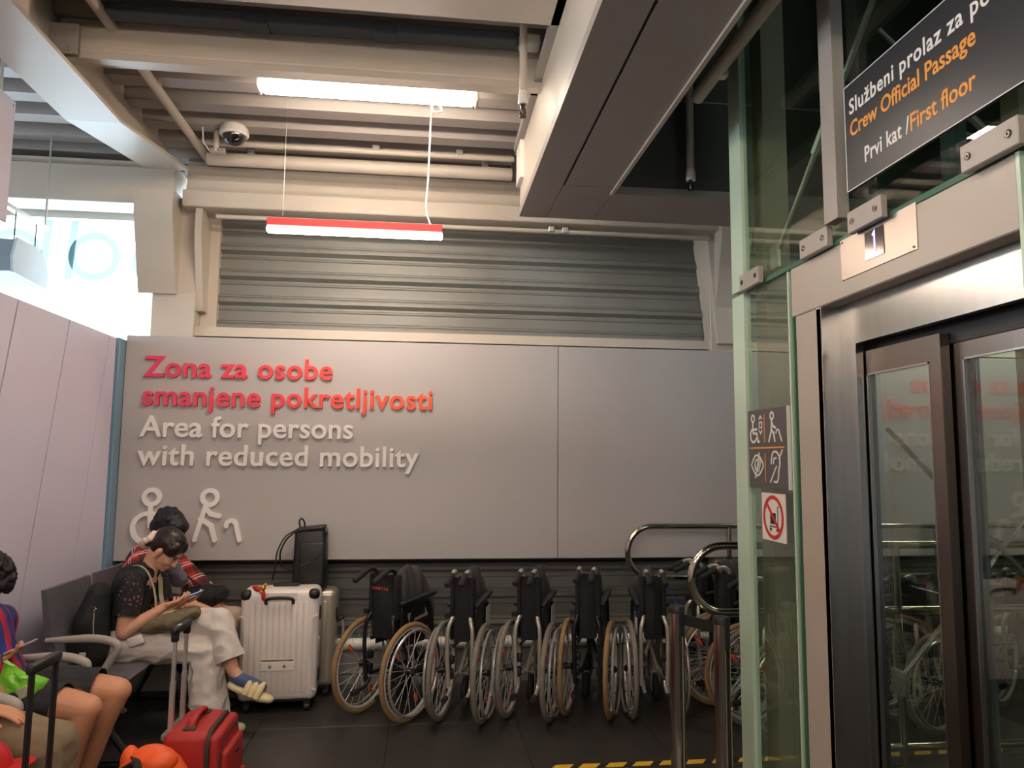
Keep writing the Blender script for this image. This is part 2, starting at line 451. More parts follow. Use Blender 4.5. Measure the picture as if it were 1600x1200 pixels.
MB().add([(2.20,5.84,3.5),(2.30,5.84,2.58),(2.52,5.84,2.58),(2.52,5.84,3.5),(2.24,5.62,3.5),(2.32,5.62,2.6),(2.50,5.62,2.6),(2.50,5.62,3.5)],
         [(0,1,2,3),(4,5,6,7),(0,1,5,4),(1,2,6,5),(2,3,7,6),(3,0,4,7)]).build('gusset', M_paint, c)
# ------------------------------------------------------------------ bright window with lettering
wn = struct(MB().box(-8.2, -1.95, 6.38, 6.395, 0.1, 3.64).build('window_1', G_win))
fm = MB().box(-8.3, -1.9, 6.33, 6.45, 3.62, 3.68).box(-8.3, -1.9, 6.33, 6.45, 0, 0.1)
for x in (-8.2, -6.6, -5.1, -3.78, -1.95): fm.box(x - 0.03, x + 0.03, 6.34, 6.44, 0.1, 3.62)
fm.build('window_frame', M_white, wn)
struct(MB().box(-9, -1.9, 6.0, 6.5, 3.68, 3.98).build('trim_3', M_paint))
FWn = Frame((0, 6.378, 0), (1, 0, 0), (0, 0, 1))
def film(mb): o = mb.build('film_letter', M_teal, wn); return o
sl = 0.06
film(MB().prism([(-3.015, 3.11), (-2.955, 3.11), (-2.925, 3.61), (-2.985, 3.61)], FWn, 0.0, 0.002).ring(-2.785, 3.315, 0.145, 0.205, FWn, 0.0025, 0.004, seg=40))
film(MB().prism([(-3.225, 3.05), (-3.165, 3.05), (-3.125, 3.61), (-3.185, 3.61)], FWn, 0.0, 0.002).ring(-3.42, 3.30, 0.165, 0.225, FWn, 0.0025, 0.004, seg=40))
film(MB().ring(-2.245, 3.30, 0.175, 0.235, FWn, 0.0, 0.002, seg=40))
film(MB().ring(-4.15, 3.30, 0.165, 0.225, FWn, 0.0, 0.002, seg=40))
# board hanging over the booth
hb = thing('hanging_board', 'pale lilac board hanging at the upper left edge', 'board', (-2.2, 3.4, 2.85))
MB().rbox((-2.215, 3.42, 3.19), (0.03, 1.2, 0.66), 0.004, 1).build('panel', M_left, hb)
for y in (2.95, 3.9): MB().tube([(-2.215, y, 3.5), (-2.215, y, 3.9)], 0.008, 8).build('hanger_rod', M_alu, hb, True)
MB().lathe([(0.006, 0), (0.006, 0.004), (0, 0.005)], 8, Matrix.Translation((-2.2, 3.995, 3.49)) @ Matrix.Rotation(pi/2, 4, 'Y')).build('screw', M_alu, hb)
# hung unit with curved cheek
hu = thing('air_curtain_unit', 'pale blue rounded air unit hung on wires in front of the bright window', 'air unit', (-2.9, 5.05, 2.78))
FU = Frame((-2.6, 0, 0), (0, 1, 0), (0, 0, 1))
shape = [(4.86, 2.80), (4.84, 2.9), (4.88, 3.03), (5.07, 3.03)] + [(5.07 + 0.21 * sin(rad(a)), 2.86 + 0.17 * cos(rad(a))) for a in range(15, 91, 15)] + [(5.28, 2.78)]
MB().prism(shape, FU, -0.012, 0.004).build('cheek', mat('pale_blue_metal', (205, 220, 226), 0.4), hu)
ins = [(5.06 + (y - 5.06) * 0.94, 2.91 + (z - 2.91) * 0.92) for y, z in shape]
MB().prism(ins, FU, -0.95, -0.012).build('housing', mat('blue_grey_metal', (140, 158, 170), 0.4), hu)
MB().box(-2.66, -2.62, 4.5, 5.3, 3.20, 3.225).build('hanging_bar', M_alu, hu)
for y in (4.92, 5.17):
    MB().tube([(-2.64, y, 3.02), (-2.64, y, 3.21)], 0.004, 6).build('wire', M_black, hu)
MB().tube([(-2.64, 4.6, 3.2), (-2.64, 4.6, 3.88)], 0.006, 6).build('wire', M_alu, hu)
MB().tube([(-2.64, 5.28, 3.2), (-2.64, 5.28, 3.88)], 0.006, 6).build('wire', M_alu, hu)
# ------------------------------------------------------------------ services under the deck
def pipe(label, pts, r, name='pipe', m=None, straps=()):
    t = thing(name, label, 'pipe', pts[0])
    MB().tube(pts, r, 14).build('tube', m or M_paint, t, True)
    for p in straps:
        MB().rbox(p, (0.05, 0.05, 0.05), 0.008).build('clamp', M_alu, t)
    return t
pipe('round white pipe running beside the main beam at upper left', [(-1.64, -2, 3.84), (-1.64, 5.55, 3.84)], 0.03, straps=[(-1.64, 4.4, 3.88)])
pipe('fat white pipe running along the back under the ceiling, below the dome camera', [(-1.6, 5.32, 3.79), (0.60, 5.32, 3.79)], 0.048, straps=[(-1.3, 5.32, 3.85), (0.4, 5.32, 3.85)])
pipe('thin white conduit along the back above the fat pipe', [(-1.6, 5.18, 3.85), (0.60, 5.18, 3.85)], 0.02, straps=[(-0.4, 5.18, 3.87), (0.2, 5.18, 3.87)])
pipe('thin white pipe hung just under the rear beam at right', [(-1.6, 5.60, 3.455), (2.25, 5.60, 3.455)], 0.018, straps=[(0.95, 5.6, 3.47), (1.06, 5.6, 3.465)])
tr = thing('cable_tray', 'dark cable tray under the ceiling in front of the cream beam', 'cable tray', (-0.6, 3.6, 3.85))
MB().rbox((-0.62, 3.66, 3.855), (2.1, 0.10, 0.05), 0.006, 1).build('duct', mat('dark_blue_grey_plastic', (70, 76, 86), 0.5), tr)
for x in (-0.9, -0.25): MB().rbox((x, 3.66, 3.85), (0.12, 0.11, 0.065), 0.006, 1).build('coupler', mat('dark_blue_grey_plastic', (70, 76, 86)), tr)
MB().rbox((0.50, 3.66, 3.85), (0.11, 0.09, 0.06), 0.01).build('end_box', M_white, tr)
def sprinkler(label, x, y, z0, z1, r=0.022):
    t = thing('sprinkler_pipe', label, 'sprinkler', (x, y, z1), group=None)
    MB().tube([(x, y, z1), (x, y, z0 + 0.09)], r, 14).build('drop_pipe', M_paint, t, True)
    MB().lathe([(r*1.25, 0.05), (r*1.25, 0.10), (r*1.05, 0.105), (r*1.05, 0.12)], 14, Matrix.Translation((x, y, z0))).build('collar', M_white, t, True)
    h = MB().lathe([(0.008, 0.0), (0.013, 0.02), (0.013, 0.05)], 10, Matrix.Translation((x, y, z0)))
    h.tube([(x - 0.012, y, z0 + 0.03), (x - 0.012, y, z0 - 0.012)], 0.003, 6).tube([(x + 0.012, y, z0 + 0.03), (x + 0.012, y, z0 - 0.012)], 0.003, 6)
    h.lathe([(0.018, -0.016), (0.018, -0.012)], 12, Matrix.Translation((x, y, z0))); h.build('head', M_darksteel, t, True)
    return t
sprinkler('white sprinkler drop pipe against the soffit fascia at top centre', 0.455, 3.55, 3.40, 3.98, 0.02)
sprinkler('white sprinkler drop pipe inside the dark ceiling opening', 1.51, 4.02, 3.24, 5.6)
sprinkler('small sprinkler head peeking out under the rear beam beside the soffit edge', 1.42, 5.35, 3.55, 3.98, 0.014)
t = pipe('taupe pipe crossing the dark ceiling opening beside the glass shaft', [(1.28, 1.0, 3.42), (1.28, 3.3, 3.42)], 0.035, straps=[(1.30, 3.05, 3.41)])
# ------------------------------------------------------------------ lamps
fx = thing('ceiling_light', 'bright white tube light fixed under the ribbed ceiling', 'light', (-0.36, 4.12, 3.8))
MB().rbox((-0.365, 4.13, 3.815), (1.26, 0.11, 0.07), 0.01).build('housing', M_white, fx)
MB().rbox((-0.365, 4.125, 3.752), (1.21, 0.10, 0.06), 0.022, 3).build('tube', M_tube, fx, True)
for x in (-0.985, 0.255): MB().rbox((x, 4.125, 3.755), (0.02, 0.105, 0.07), 0.008).build('end_cap', M_alu, fx)
def pendant(label, x0, x1, y, z, cable=False, group=None, ang=0.0):
    t = thing('pendant_light', label, 'light', ((x0 + x1) / 2, y, z), group=group)
    MB().rbox(((x0+x1)/2, y, z + 0.02), (x1 - x0, 0.06, 0.05), 0.004, 1).build('housing', M_red, t)
    MB().rbox(((x0+x1)/2, y, z - 0.024), (x1 - x0 + 0.004, 0.058, 0.038), 0.012, 3).build('diffuser', M_tube, t, True)
    for x in (x0 + 0.09, x1 - 0.09): MB().tube([(x, y, z + 0.045), (x, y, 3.9)], 0.001, 5).build('hanging_wire', M_alu, t)
    if cable: MB().tube(bez([(0.02, 4.11, 3.73), (0.05, 4.10, 3.66), (0.0, 4.11, 3.66), (-0.005, 4.13, 3.73), (-0.012, 4.4, 3.70), (-0.02, 4.58, 3.45), (-0.03, 4.60, 3.25), (0.0, 4.60, 3.14)], 8), 0.006, 8).build('cable', M_white, t, True)
    return t
pendant('red pendant lamp with a white cable hanging in front of the ribbed wall', -1.007, 0.076, 4.60, 3.09, True)
# unseen copies of the pendant, added behind the camera to light the hall
for x in (-1.4, 0.0):
    for y in (1.5, 0.0, -1.5, -3.5):
        pendant('unseen red pendant lamp added behind the viewer to light the hall', x - 0.54, x + 0.54, y, 3.3, group='added hall pendant lamps')
fx2 = thing('ceiling_light', 'tube light over the wheelchairs behind the lift shaft', 'light', (4.7, 5.1, 3.8))
MB().rbox((4.7, 5.1, 3.815), (1.26, 0.11, 0.07), 0.01).build('housing', M_white, fx2)
MB().rbox((4.7, 5.1, 3.752), (1.21, 0.10, 0.06), 0.022, 3).build('tube', M_tube, fx2, True)
# dome camera
dc = thing('dome_camera', 'white dome security camera with dark bubble on a ceiling bracket', 'camera', (-1.34, 5.0, 3.8))
T5 = Matrix.Translation((-1.335, 4.98, 3.83))
MB().lathe([(0.0, 0.065), (0.075, 0.06), (0.092, 0.04), (0.096, 0.0), (0.086, -0.012), (0.0, -0.012)], 28, T5).build('housing', M_white, dc, True)
MB().lathe([(0.076, -0.01), (0.07, -0.04), (0.05, -0.066), (0.025, -0.078), (0.0, -0.081)], 24, T5).build('bubble', mat('smoked_dome', (24, 24, 28), 0.06, var=0, coat=1), dc, True)
MB().tube([(-1.46, 5.02, 3.72), (-1.46, 5.02, 3.86), (-1.42, 5.02, 3.88), (-1.34, 5.0, 3.88)], 0.018, 10).build('bracket', M_paint, dc, True)
MB().rbox((-1.45, 5.03, 3.73), (0.10, 0.05, 0.03), 0.004).build('clamp', M_alu, dc)
MB().tube([(-1.55, 5.0, 3.9), (-1.54, 5.0, 3.78), (-1.5, 5.0, 3.72)], 0.005, 6).build('cable', M_white, dc)
# ================================================================== SIGN PANEL ON THE BACK WALL
def grad_mat(name, stops, x0, x1):
    m = bpy.data.materials.new(name); m.use_nodes = True; nt = m.node_tree; b = nt.nodes['Principled BSDF']
    g = nt.nodes.new('ShaderNodeNewGeometry'); sx = nt.nodes.new('ShaderNodeSeparateXYZ'); nt.links.new(g.outputs['Position'], sx.inputs[0])
    mr = nt.nodes.new('ShaderNodeMapRange'); mr.inputs['From Min'].default_value = x0; mr.inputs['From Max'].default_value = x1
    nt.links.new(sx.outputs['X'], mr.inputs['Value'])
    cr = nt.nodes.new('ShaderNodeValToRGB'); nt.links.new(mr.outputs[0], cr.inputs[0])
    e = cr.color_ramp.elements
    e[0].position = 0; e[0].color = rgb(stops[0]); e[1].position = 1; e[1].color = rgb(stops[-1])
    for i, s in enumerate(stops[1:-1]):
        q = e.new((i + 1) / (len(stops) - 1)); q.color = rgb(s)
    nt.links.new(cr.outputs[0], b.inputs['Base Color']); b.inputs['Roughness'].default_value = 0.45
    MATS[name] = m; return m
M_lred = grad_mat('pink_to_orange_letter_paint', [(226, 64, 104), (234, 64, 70), (240, 92, 42)], -2.05, 0.05)
M_lwhite = mat('white_letter_paint', (238, 232, 228), 0.4, var=0.0)
sp = thing('sign_panel', 'long grey wall panel with raised red and white lettering and pictograms', 'sign', (0, 5.6, 0.92))
for x0, x1 in ((-2.185, 1.008), (1.012, 4.2), (4.204, 6.5)):
    MB().rbox(((x0+x1)/2, 5.635, 1.725), (x1 - x0, 0.07, 1.62), 0.003, 1).build('board', M_board, sp)
FS = Frame((0, 5.600, 0), (1, 0, 0), (0, 0, 1))
def sign_line(txt, x0, x1, zb, m): letters(txt, FS, x0, zb, 0.214, x1 - x0, m, sp, bold=0.016, depth=0.022)
sign_line('Zona za osobe', -2.045, -0.70, 2.235, M_lred)
sign_line('smanjene pokretljivosti', -2.05, 0.05, 2.025, M_lred)
sign_line('Area for persons', -2.045, -0.535, 1.80, M_lwhite)
sign_line('with reduced mobility', -2.05, -0.055, 1.595, M_lwhite)
def picto(name, mb): return mb.build(name, M_lwhite, sp)
w = 0.032; D = 0.02
mb = MB().ring(-1.94, 1.365, 0.035, 0.068, FS, 0, D, seg=28)
mb.stroke([(-1.945, 1.30), (-1.945, 1.245)], w, FS, 0, D)
mb.stroke(arc(-1.955, 1.145, 0.105, 75, 330, 18), w, FS, 0, D)
mb.stroke([(-1.945, 1.245), (-1.94, 1.165), (-1.87, 1.165), (-1.82, 1.06)], w, FS, 0, D).stroke([(-1.945, 1.225), (-1.87, 1.225)], w, FS, 0, D)
picto('wheelchair_pictogram', mb)
mb = MB().ring(-1.54, 1.363, 0.035, 0.068, FS, 0, D, seg=28)
mb.stroke([(-1.568, 1.30), (-1.632, 1.062)], w, FS, 0, D)
mb.stroke([(-1.60, 1.21), (-1.525, 1.165), (-1.493, 1.06)], w, FS, 0, D)
mb.stroke([(-1.556, 1.285), (-1.53, 1.245), (-1.47, 1.23)], w, FS, 0, D)
picto('walking_person_pictogram', mb)
mb = MB().stroke(arc(-1.384, 1.165, 0.034, 190, 20, 10) + [(-1.322, 1.06)], w, FS, 0, D)
picto('cane_pictogram', mb)

# ================================================================== GLASS LIFT SHAFT
gs = thing('glass_lift_shaft', 'green tinted glass lift shaft with steel clamps and tension rods', 'lift shaft', (1.515, 2.5, 0))
def pane(x0, x1, y0, y1, z0, z1, g, nm='glass_pane'): return MB().box(x0, x1, y0, y1, z0, z1).build(nm, g, gs)
pane(1.508, 1.524, 2.865, 3.30, 0.03, 2.452, G_clear)
pane(1.508, 1.524, 2.44, 3.30, 2.475, 5.55, G_dark)
pane(1.508, 1.524, 0.6, 2.415, 2.475, 5.55, G_dark)
pane(1.508, 1.524, 0.6, 1.66, 0.03, 2.452, G_clear)
pane(1.54, 3.34, 3.416, 3.432, 0.03, 2.452, G_clear)
pane(1.54, 3.34, 3.416, 3.432, 2.475, 5.55, G_dark)
pane(3.35, 3.366, 0.6, 3.40, 0.03, 2.452, G_clear)
pane(3.35, 3.366, 0.6, 3.40, 2.475, 5.55, G_dark)
for z0, z1 in ((0.0, 2.452), (2.475, 5.55)):
    MB().box(1.492, 1.526, 3.302, 3.432, z0, z1).build('edge_strip', M_green, gs)
MB().box(1.502, 1.528, 2.852, 2.863, 0.02, 2.452).build('glass_edge', M_greend, gs)
MB().box(1.502, 1.528, 2.885, 2.897, 0.02, 2.452).build('glass_edge', M_green, gs)
MB().box(1.498, 1.53, 0.6, 3.30, 2.455, 2.474).build('glass_edge', M_greend, gs)
MB().box(1.496, 1.53, 1.655, 1.668, 0.02, 2.452).build('glass_edge', M_green, gs)
for y0, y1 in ((3.087, 3.287), (2.516, 2.717), (2.187, 2.38), (1.62, 1.823)):
    c = MB().rbox((1.478, (y0+y1)/2, 2.493), (0.026, y1 - y0, 0.078), 0.003, 1).build('clamp_plate', mat('grey_clamp', (160, 150, 140), 0.38), gs)
    for y in (y0 + 0.03, y1 - 0.03):
        MB().lathe([(0.011, 0), (0.011, 0.003), (0.006, 0.004), (0.0, 0.002)], 12, Matrix.Translation((1.465, y, 2.493)) @ Matrix.Rotation(-pi/2, 4, 'Y')).build('screw', M_darksteel, c, True)
MB().box(1.455, 1.50, 2.42, 2.51, 2.53, 5.5).build('mullion', mat('grey_mullion', (150, 142, 134), 0.4), gs)
M_rod = mat('grey_rod', (150, 148, 136), 0.35, 0.4, var=0.02)
def rod(a, b, s0=0.42, s1=0.55):
    a = Vector(a); b = Vector(b)
    r = MB().tube([a, b], 0.012, 10).build('tension_rod', M_rod, gs, True)
    p, q = a.lerp(b, s0), a.lerp(b, s1)
    MB().tube([p, q], 0.021, 8).build('turnbuckle', M_rod, r, True)
    MB().rbox(a, (0.02, 0.09, 0.12), 0.008).build('rod_plate', M_rod, r)
rod((1.60, 3.18, 2.60), (1.60, 2.30, 3.42), 0.42, 0.52)
rod((1.60, 2.30, 3.42), (1.60, 1.2, 4.45))
rod((2.0, 3.40, 3.62), (3.0, 3.40, 3.30), 0.32, 0.45)
rod((3.30, 3.38, 3.0), (2.3, 3.38, 3.9))
rod((2.25, 3.38, 0.62), (3.30, 3.38, 1.75), 0.42, 0.5)
rod((3.30, 3.38, 0.75), (2.25, 3.38, 1.82), 0.42, 0.5)
M_cream = mat('shaft_cream_paint', (146, 139, 116), 0.4, var=0.03)
M_rail = mat('guide_rail_steel', (98, 112, 110), 0.35, 0.5, var=0.04)
for x0, x1, y0, y1 in ((1.60, 1.72, 3.28, 3.40), (3.20, 3.32, 3.28, 3.40), (2.98, 3.02, 3.28, 3.40)):
    MB().box(x0, x1, y0, y1, 0, 5.5).build('corner_post', M_cream, gs)
for x, y in ((2.50, 3.15), (3.08, 3.1)):
    MB().box(x - 0.045, x + 0.045, y - 0.03, y + 0.03, 0, 5.5).box(x - 0.008, x + 0.008, y - 0.08, y - 0.03, 0, 5.5).build('guide_rail', M_rail, gs)
# lift entrance
el = thing('lift_entrance', 'cream and stainless lift entrance with glazed sliding doors and floor display', 'lift', (1.56, 2.2, 0))
MB().rbox((1.565, 2.265, 2.352), (0.13, 1.19, 0.205), 0.004, 1).build('header', M_trimw, el)
MB().rbox((1.54, 2.732, 1.124), (0.08, 0.198, 2.248), 0.004, 1).build('jamb', M_trimw, el)
MB().box(1.500, 1.504, 2.64, 2.668, 0.0, 2.248).build('jamb_bead', M_white, el)
MB().box(1.50, 1.58, 2.632, 2.638, 0.0, 2.248).build('reveal', M_steel, el)
MB().box(1.572, 1.60, 2.53, 2.632, 0.0, 2.248).build('side_frame', M_steel, el)
MB().box(1.572, 1.60, 1.66, 1.70, 0.0, 2.248).build('side_frame', M_steel, el)
MB().box(1.572, 1.60, 1.70, 2.53, 2.092, 2.248).build('transom', M_steel, el)
MB().box(1.50, 1.60, 1.66, 2.632, -0.004, 0.008).build('sill', M_steel, el)
MB().box(1.64, 1.72, 1.66, 2.62, 2.03, 2.2).build('door_track', M_black, el)
pl = MB().rbox((1.4985, 2.270, 2.386), (0.004, 0.42, 0.150), 0.001, 1).build('display_plate', mat('satin_plate', (176, 166, 156), 0.36, 1.0, var=0.02), el)
MB().box(1.494, 1.4985, 2.222, 2.326, 2.344, 2.442).build('display_screen', mat('black_screen', (14, 14, 22), 0.12, var=0), pl)
for y, z in ((2.075, 2.322), (2.465, 2.45)): MB().lathe([(0.004, 0), (0.004, 0.002), (0, 0.003)], 8, Matrix.Translation((1.4965, y, z)) @ Matrix.Rotation(-pi/2, 4, 'Y')).build('screw', M_darksteel, pl)
FD = Frame((1.494, 0, 0), (0, -1, 0), (0, 0, 1))
M_led = mat('blue_digit', (150, 160, 250), 0.5, var=0, emit=1.6)
MB().stroke([(-2.278, 2.424), (-2.27, 2.432), (-2.27, 2.362)], 0.008, FD, 0.0004, 0.0014).build('digit', M_led, pl)
def leaf(x, y0, y1, yw0, yw1):
    fr = Frame((x, 0, 0), (0, -1, 0), (0, 0, 1))
    z1 = 2.062; zw0, zw1 = 0.25, 1.978
    mb = MB().box(x - 0.016, x + 0.016, y0, yw0, 0.01, z1).box(x - 0.016, x + 0.016, yw1, y1, 0.01, z1)
    mb.box(x - 0.016, x + 0.016, yw0, yw1, zw1, z1).box(x - 0.016, x + 0.016, yw0, yw1, 0.01, zw0)
    d = mb.build('door_leaf', M_darksteel2, el)
    MB().box(x - 0.006, x + 0.006, yw0, yw1, zw0, zw1).build('door_window', G_door, d)
    b = MB()
    for a0, a1, c0, c1 in ((yw0, yw0 + 0.006, zw0, zw1), (yw1 - 0.006, yw1, zw0, zw1), (yw0, yw1, zw0, zw0 + 0.006), (yw0, yw1, zw1 - 0.006, zw1)):
        b.box(x - 0.018, x - 0.006, a0, a1, c0, c1)
    b.build('glazing_bead', M_steel, d)
M_darksteel2 = mat('brushed_door_steel', (132, 124, 117), 0.26, 1.0, var=0.05, vs=60, stretch=(1, 1, 0.04))
leaf(1.622, 2.128, 2.60, 2.182, 2.520)
leaf(1.662, 1.66, 2.20, 1.72, 2.082)

# signs on the shaft
M_signd = mat('charcoal_sign', (48, 47, 50), 0.35, var=0.03)
M_signw = mat('sign_white_print', (222, 218, 210), 0.5, var=0)
M_signo = mat('sign_orange_print', (224, 148, 62), 0.5, var=0)
cs = thing('crew_sign', 'dark sign with white and orange lettering above the lift door', 'sign', (1.45, 2.01, 2.6))
MB().rbox((1.468, 1.93, 2.792), (0.012, 0.87, 0.386), 0.002, 1).build('plate', M_signd, cs)
FC = Frame((1.462, 2.365, 2.60), (0, -1, 0), (0, 0, 1))
for a, b in (((0.002, 0.002), (0.862, 0.002)), ((0.002, 0.383), (0.862, 0.383)), ((0.002, 0.002), (0.002, 0.383)), ((0.862, 0.002), (0.862, 0.383))):
    MB().stroke([a, b], 0.0032, FC, 0.0, 0.001).build('border', M_signw, cs)
letters('Službeni prolaz za posadu', FC, 0.03, 0.272, 0.078, 0.80, M_signw, cs, bold=0.016, depth=0.001, xs=0.9)
letters('Crew Official Passage', FC, 0.03, 0.19, 0.078, 0.60, M_signo, cs, bold=0.016, depth=0.001, xs=0.88)
letters('Prvi kat /', FC, 0.108, 0.068, 0.076, 0.235, M_signw, cs, bold=0.015, depth=0.001, xs=0.78)
letters('First floor', FC, 0.345, 0.068, 0.078, 0.275, M_signo, cs, bold=0.016, depth=0.001, xs=0.88)
for y in (2.3, 1.6): MB().rbox((1.49, y, 2.79), (0.034, 0.03, 0.05), 0.003, 1).build('standoff', M_steel, cs)
# accessibility sign
asg = thing('accessibility_sign', 'square grey sign with four white accessibility pictograms on the lift glass', 'sign', (1.495, 3.09, 1.54))
MB().rbox((1.497, 3.093, 1.712), (0.014, 0.374, 0.350), 0.0015, 1).build('plate', mat('sign_taupe', (84, 80, 80), 0.4, var=0.02), asg)
FA = Frame((1.490, 3.28, 1.537), (0, -1, 0), (0, 0, 1))
e0, e1 = 0.0, 0.0015
def ap(nm, mb, m): return mb.build(nm, m, asg)
def S(mb, pts, w=0.0105): return mb.stroke(pts, w, FA, e0, e1)
ap('divider', S(MB(), [(0.02, 0.178), (0.34, 0.178)], 0.007), M_signo)
ap('divider', S(MB(), [(0.165, 0.205), (0.165, 0.325)], 0.006), M_signo)
ap('divider', S(MB(), [(0.165, 0.03), (0.165, 0.15)], 0.006), M_signo)
mb = MB().ring(0.052, 0.312, 0.011, 0.020, FA, e0, e1, seg=20); S(mb, [(0.05, 0.292), (0.05, 0.262), (0.088, 0.262)]); S(mb, arc(0.055, 0.235, 0.031, 110, 330, 12)); S(mb, [(0.05, 0.262), (0.052, 0.245), (0.088, 0.243), (0.10, 0.206), (0.11, 0.206)])
ap('wheelchair_pictogram', mb, M_signw)
mb = MB(); S(mb, [(0.115, 0.268), (0.14, 0.268), (0.14, 0.292), (0.115, 0.292)] + [(0.115, 0.268)], 0.007); S(mb, [(0.114, 0.307), (0.1275, 0.32), (0.141, 0.307)], 0.007); S(mb, [(0.114, 0.255), (0.1275, 0.242), (0.141, 0.255)], 0.007)
ap('lift_pictogram', mb, M_signw)
mb = MB().ring(0.238, 0.315, 0.011, 0.020, FA, e0, e1, seg=20); S(mb, [(0.235, 0.295), (0.23, 0.25), (0.206, 0.206)]); S(mb, [(0.232, 0.252), (0.252, 0.24), (0.26, 0.206)]); S(mb, [(0.236, 0.285), (0.25, 0.268), (0.268, 0.263)])
S(mb, arc(0.288, 0.24, 0.014, 180, 20, 6) + [(0.322, 0.206)], 0.008)
ap('walking_person_pictogram', mb, M_signw)
mb = MB(); S(mb, bez([(0.025, 0.1), (0.06, 0.138), (0.085, 0.145), (0.115, 0.135), (0.145, 0.1), (0.115, 0.066), (0.085, 0.055), (0.06, 0.064), (0.025, 0.1)], 4), 0.009)
S(mb, arc(0.088, 0.1, 0.026, 100, 260, 8), 0.008)
for k in (0.0, 0.014, 0.028): S(mb, [(0.074 + k, 0.072), (0.098 + k, 0.13)], 0.006)
S(mb, [(0.066, 0.045), (0.108, 0.155)], 0.008)
ap('low_vision_pictogram', mb, M_signw)
mb = MB(); S(mb, bez([(0.222, 0.11), (0.235, 0.15), (0.265, 0.16), (0.295, 0.14), (0.30, 0.105), (0.288, 0.075), (0.285, 0.05), (0.27, 0.03), (0.245, 0.032)], 4), 0.009)
S(mb, bez([(0.242, 0.11), (0.25, 0.13), (0.268, 0.132)], 4), 0.008); S(mb, [(0.212, 0.03), (0.27, 0.096)], 0.008); S(mb, [(0.296, 0.13), (0.325, 0.165)], 0.008)
ap('hearing_pictogram', mb, M_signw)
MB().box(1.4885, 1.5045, 2.9045, 2.9075, 1.537, 1.887).build('edge_strip', M_signw, asg)
nt_ = thing('no_trolley_sign', 'white square sign with a red crossed ring and luggage trolley', 'sign', (1.5, 3.08, 1.31))
MB().box(1.502, 1.507, 2.97, 3.186, 1.312, 1.517).build('plate', mat('sign_white_sheet', (226, 218, 210), 0.5, var=0.01), nt_)
FN = Frame((1.502, 3.078, 1.4145), (0, -1, 0), (0, 0, 1))
M_tro = mat('sign_black_print', (34, 30, 30), 0.5, var=0)
mb = MB().prism([(-0.028, 0.018), (0.022, 0.018), (0.022, -0.03), (-0.028, -0.03)], FN, 0, 0.001)
mb.stroke([(-0.034, -0.04), (0.04, -0.04), (0.04, 0.042), (0.05, 0.048)], 0.005, FN, 0, 0.001).ring(-0.026, -0.053, 0.0, 0.008, FN, 0, 0.001, seg=12).ring(0.034, -0.053, 0.0, 0.008, FN, 0, 0.001, seg=12)
mb.build('trolley_pictogram', M_tro, nt_)
M_sred = mat('sign_red_print', (196, 44, 34), 0.5, var=0)
MB().ring(0, 0, 0.078, 0.094, FN, 0.001, 0.002, seg=40).stroke([(-0.06, 0.06), (0.06, -0.06)], 0.015, FN, 0.001, 0.002).build('prohibition_ring', M_sred, nt_)

# ================================================================== RAILINGS, POSTS, TAPE
def ring_end(x, y, z0, z1, xr):
    r = (z1 - z0) / 2; zc = (z0 + z1) / 2
    return [(xr, y, z1)] + [(x + r - r * sin(rad(a)) , y, zc + r * cos(rad(a))) for a in range(0, 181, 10)] + [(xr, y, z0)]
t = thing('handrail', 'farther bronze steel handrail with a rounded end in front of the grey panel', 'handrail', (3.0, 5.45, 0))
MB().tube(ring_end(1.51, 5.45, 0.785, 1.167, 6.4), 0.022, 14).build('rail', M_chrome, t, True)
for x in (2.3, 4.0, 5.6): MB().tube([(x, 5.45, 0.0), (x, 5.45, 1.167)], 0.02, 12).build('post', M_chrome, t, True)
t = thing('handrail', 'nearer bronze steel handrail with a rounded end behind the lift glass', 'handrail', (2.4, 3.9, 0))
MB().tube(ring_end(1.43, 3.9, 0.845, 1.20, 6.4), 0.022, 14).build('rail', M_chrome, t, True)
MB().tube([(2.2, 3.9, 0.12), (6.4, 3.9, 0.12)], 0.022, 12).build('lower_rail', M_chrome, t, True)
for x in (2.61, 4.3, 5.8):
    MB().tube([(x, 3.9, 0.0), (x, 3.9, 1.2)], 0.022, 12).build('post', M_chrome, t, True)
    MB().lathe([(0.06, 0.0), (0.06, 0.012), (0.03, 0.02)], 20, Matrix.Translation((x, 3.9, 0.0))).build('foot_flange', M_chrome, t, True)
def stanchion(label, x, y):
    t = thing('belt_post', label, 'belt post', (x, y, 0))
    MB().lathe([(0.17, 0.0), (0.17, 0.012), (0.05, 0.03), (0.037, 0.04)], 32, Matrix.Translation((x, y, 0))).build('base', M_chrome, t, True)
    MB().lathe([(0.036, 0.03), (0.036, 0.935)], 28, Matrix.Translation((x, y, 0))).build('pole', M_chrome, t, True)
    MB().lathe([(0.038, 0.935), (0.038, 0.955), (0.034, 0.966), (0.0, 0.968)], 28, Matrix.Translation((x, y, 0))).build('cap', M_black, t, True)
    MB().rbox((x + 0.012, y - 0.03, 0.89), (0.024, 0.022, 0.12), 0.004, 1).build('belt_clip', M_black, t)
    return t
p1 = stanchion('chrome belt post with black cap, left one in front of the wheelchairs', 1.205, 3.49)
p2 = stanchion('chrome belt post with black cap, right one beside the lift glass', 1.322, 3.235)
d = Vector((1.322 - 1.205, 3.235 - 3.49, 0)); n = Vector((-d.y, d.x, 0)).normalized() * 0.001
a = Vector((1.205, 3.49, 0)) + d * 0.13; bb = Vector((1.322, 3.235, 0)) - d * 0.13
